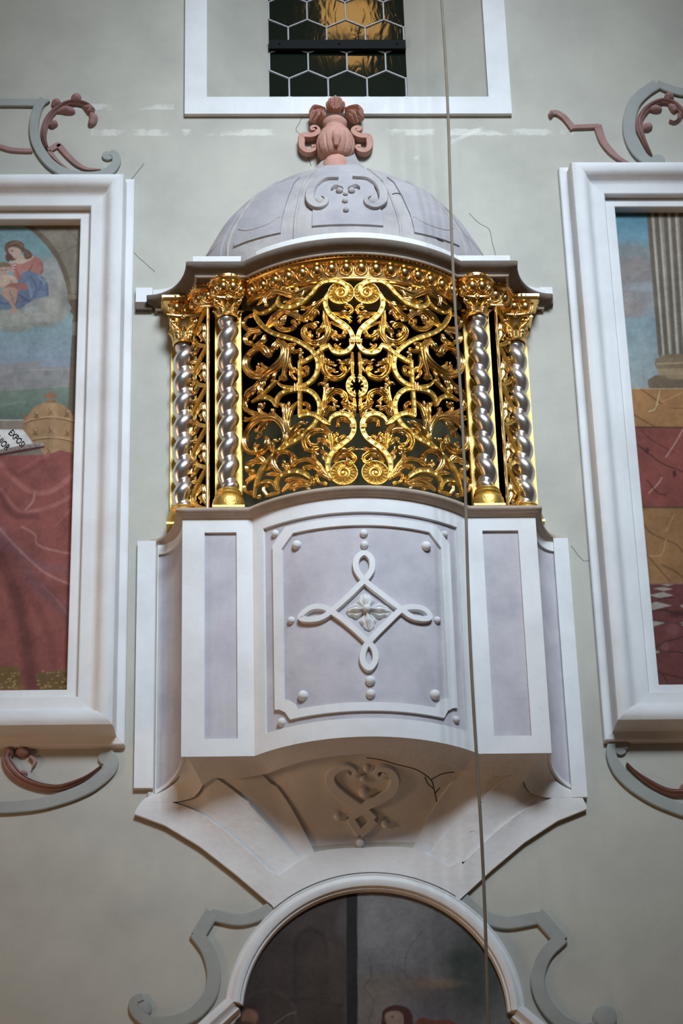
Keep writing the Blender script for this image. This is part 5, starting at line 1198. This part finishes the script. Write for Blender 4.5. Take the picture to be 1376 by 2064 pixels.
def gate_leaf(mirrored, label):
    M0 = (lambda u, v, h: GATE(GC-u, v, h)) if mirrored else (lambda u, v, h: GATE(GC+u, v, h))
    z_base = 8.105
    t = thing('gate_leaf', label, 'gate', tuple(M0(-.3, z_base, 0)), group='gilded openwork leaves of the bowed gate')
    for i, (z, P, w) in enumerate(STRAPS):
        w_ = w*PXM if np.isscalar(w) else [(k, x*PXM) for k, x in w]
        obj('strap', sweep(M0, [guv(z, p) for p in P], w_, STRAP, .0095, base=.006+.0012*(i % 3), ds=.0036, tick=13), 'matte_gold', t, 40)
    for i, (z, P, w, kind, lb) in enumerate(FRONDS):
        obj('acanthus_frond', frond(M0, [guv(z, p) for p in P], w, kind, lb, .0025*((i*7) % 3)-.002), 'burnished_gold', t, 70)
    for z, c in (('T', (1140, 285)), ('B', (1172, 1015))):
        uv = guv(z, c); obj('ruff_volute', ruff_volute(M0, (uv[0], uv[1]), 0.031, .071, 1 if z == 'T' else -1), 'matte_gold', t, 50)
    for z, a, b in (('T', (1228, 830), (1296, 830)), ('T', (655, 1300), (655, 1385)), ('B', (1240, 505), (1300, 505))):
        A, B_ = guv(z, a), guv(z, b)
        for k in (-.35, .35):
            d = np.array(B_)-np.array(A); q = nz(np.array((-d[1], d[0])))*.007*k/.35
            obj('collar', sweep(M0, [np.array(A)+q, (np.array(A)+np.array(B_))/2+q, np.array(B_)+q], .006, ROUND, .016, base=.008, ds=.006), 'burnished_gold', t, 70)
    cu = guv('T', (1300, 1322)); cen = (-.002, cu[1])
    ar = [(cen[0]-.044*sin(a)*1.0, cen[1]+.058*cos(a)) for a in np.linspace(.12, pi-.12, 24)]
    obj('rosette_ring', sweep(M0, ar, .0115, STRAP, .010, base=.006, ds=.004, raw=True, tick=7), 'matte_gold', t, 40)
    for a in np.linspace(.45, pi-.45, 4):
        p, q = (cen[0]-.036*sin(a), cen[1]+.048*cos(a)), (cen[0]-.018*sin(a), cen[1]+.024*cos(a))
        obj('star_point', sweep(M0, [p, ((p[0]+q[0])/2, (p[1]+q[1])/2), q], [(0, .013), (1, .001)], ROUND, .006, base=.004, ds=.006), 'matte_gold', t, 50)
    ul = guv('T', (20, 900))[0]
    zt_ = 9.402
    for u0, w in ((ul, .010),):
        obj('stile', sweep(M0, [(u0, 8.106), (u0, 8.7), (u0, zt_)], w, FLAT, .012, base=-.004, ds=.05), 'burnished_gold', t, 40)
    obj('bottom_rail', sweep(M0, [(ul, 8.118), (ul/2, 8.118), (-.004, 8.118)], .012, FLAT, .016, base=.0, ds=.02), 'matte_gold', t, 40)
    return t
gate_leaf(False, 'gilded openwork gate leaf on the tiara fresco side of the middle seam')
gate_leaf(True, 'gilded openwork gate leaf on the rope side of the middle seam')

# side grilles between the front and rear columns
def side_grille(sg, label):
    A = np.array((CX+sg*.775, -.225)); B_ = np.array((CX+sg*.872, -.075))
    d = B_-A; Ln = np.linalg.norm(d); d = d/Ln; nn = np.array((d[1], -d[0])); nn = nn if nn[0]*sg > 0 else -nn
    def M(u, v, h):
        p = A+d*u+nn*h; return np.array((p[0], p[1], v))
    t = thing('side_grille', label, 'grille', (A[0], A[1], 8.105), group='gilded side grilles')
    for i in range(5):
        z = 8.16+i*.25
        S1 = [(.012, z), (Ln*.5, z+.05), (Ln-.02, z+.125), (Ln*.5, z+.2), (.012, z+.25)]
        obj('strap', sweep(M, S1, .011, STRAP, .009, base=.004, ds=.005, tick=9), 'matte_gold', t, 40)
        for P, w, kd in (([(Ln*.5, z+.05), (Ln*.85, z+.02), (Ln*.9, z+.07), (Ln*.6, z+.09)], .012, 'curl'), ([(Ln*.7, z+.14), (Ln*.25, z+.15), (Ln*.2, z+.10), (Ln*.45, z+.09)], .014, 'curl'), ([(Ln*.5, z+.2), (Ln*.85, z+.22), (Ln*.95, z+.17)], .011, 'leaf'), ([(.015, z+.02), (Ln*.2, z+.08), (.02, z+.13)], .012, 'leaf')):
            obj('acanthus_frond', frond(M, P, w/PXM, kd, 2, .0), 'burnished_gold', t, 70)
    for u0 in (.004, Ln-.004):
        obj('stile', sweep(M, [(u0, 8.106), (u0, 8.7), (u0, 9.40)], .008, FLAT, .010, ds=.05), 'burnished_gold', t, 40)
side_grille(-1, 'narrow gilded side grille between the twisted columns on the tiara fresco side')
side_grille(1, 'narrow gilded side grille between the twisted columns on the fluted column fresco side')

# hairline cracks in the plaster
wall_o = bpy.data.objects['wall_nave']
for P in ([(615, 207), (610, 230), (603, 248), (596, 262), (606, 272)], [(604, 300), (618, 312), (627, 335)], [(262, 498), (275, 515), (292, 530), (312, 548)], [(945, 430), (965, 450), (985, 462), (992, 490), (1000, 520)], [(255, 372), (270, 355), (290, 330)], [(900, 455), (940, 470), (960, 500)], [(1150, 1100), (1175, 1130), (1190, 1128)]):
    obj('crack', sweep(WALL, [(at(*p)[0], at(*p)[2]) for p in P], .0014, ROUND, .001, ds=.02), 'ink', wall_o, 60)
for P in ([(560, 420), (562, 440), (558, 462)], [(500, 450), (492, 470), (487, 478)], [(870, 470), (880, 482), (893, 488)], [(650, 362), (690, 357), (730, 360), (770, 366)], [(790, 392), (800, 390), (812, 394)]):
    obj('crack', sweep(DOME, [dz_(*p) for p in P], .0022, ROUND, .002, base=.002, ds=.01), 'ink', roof, 60)
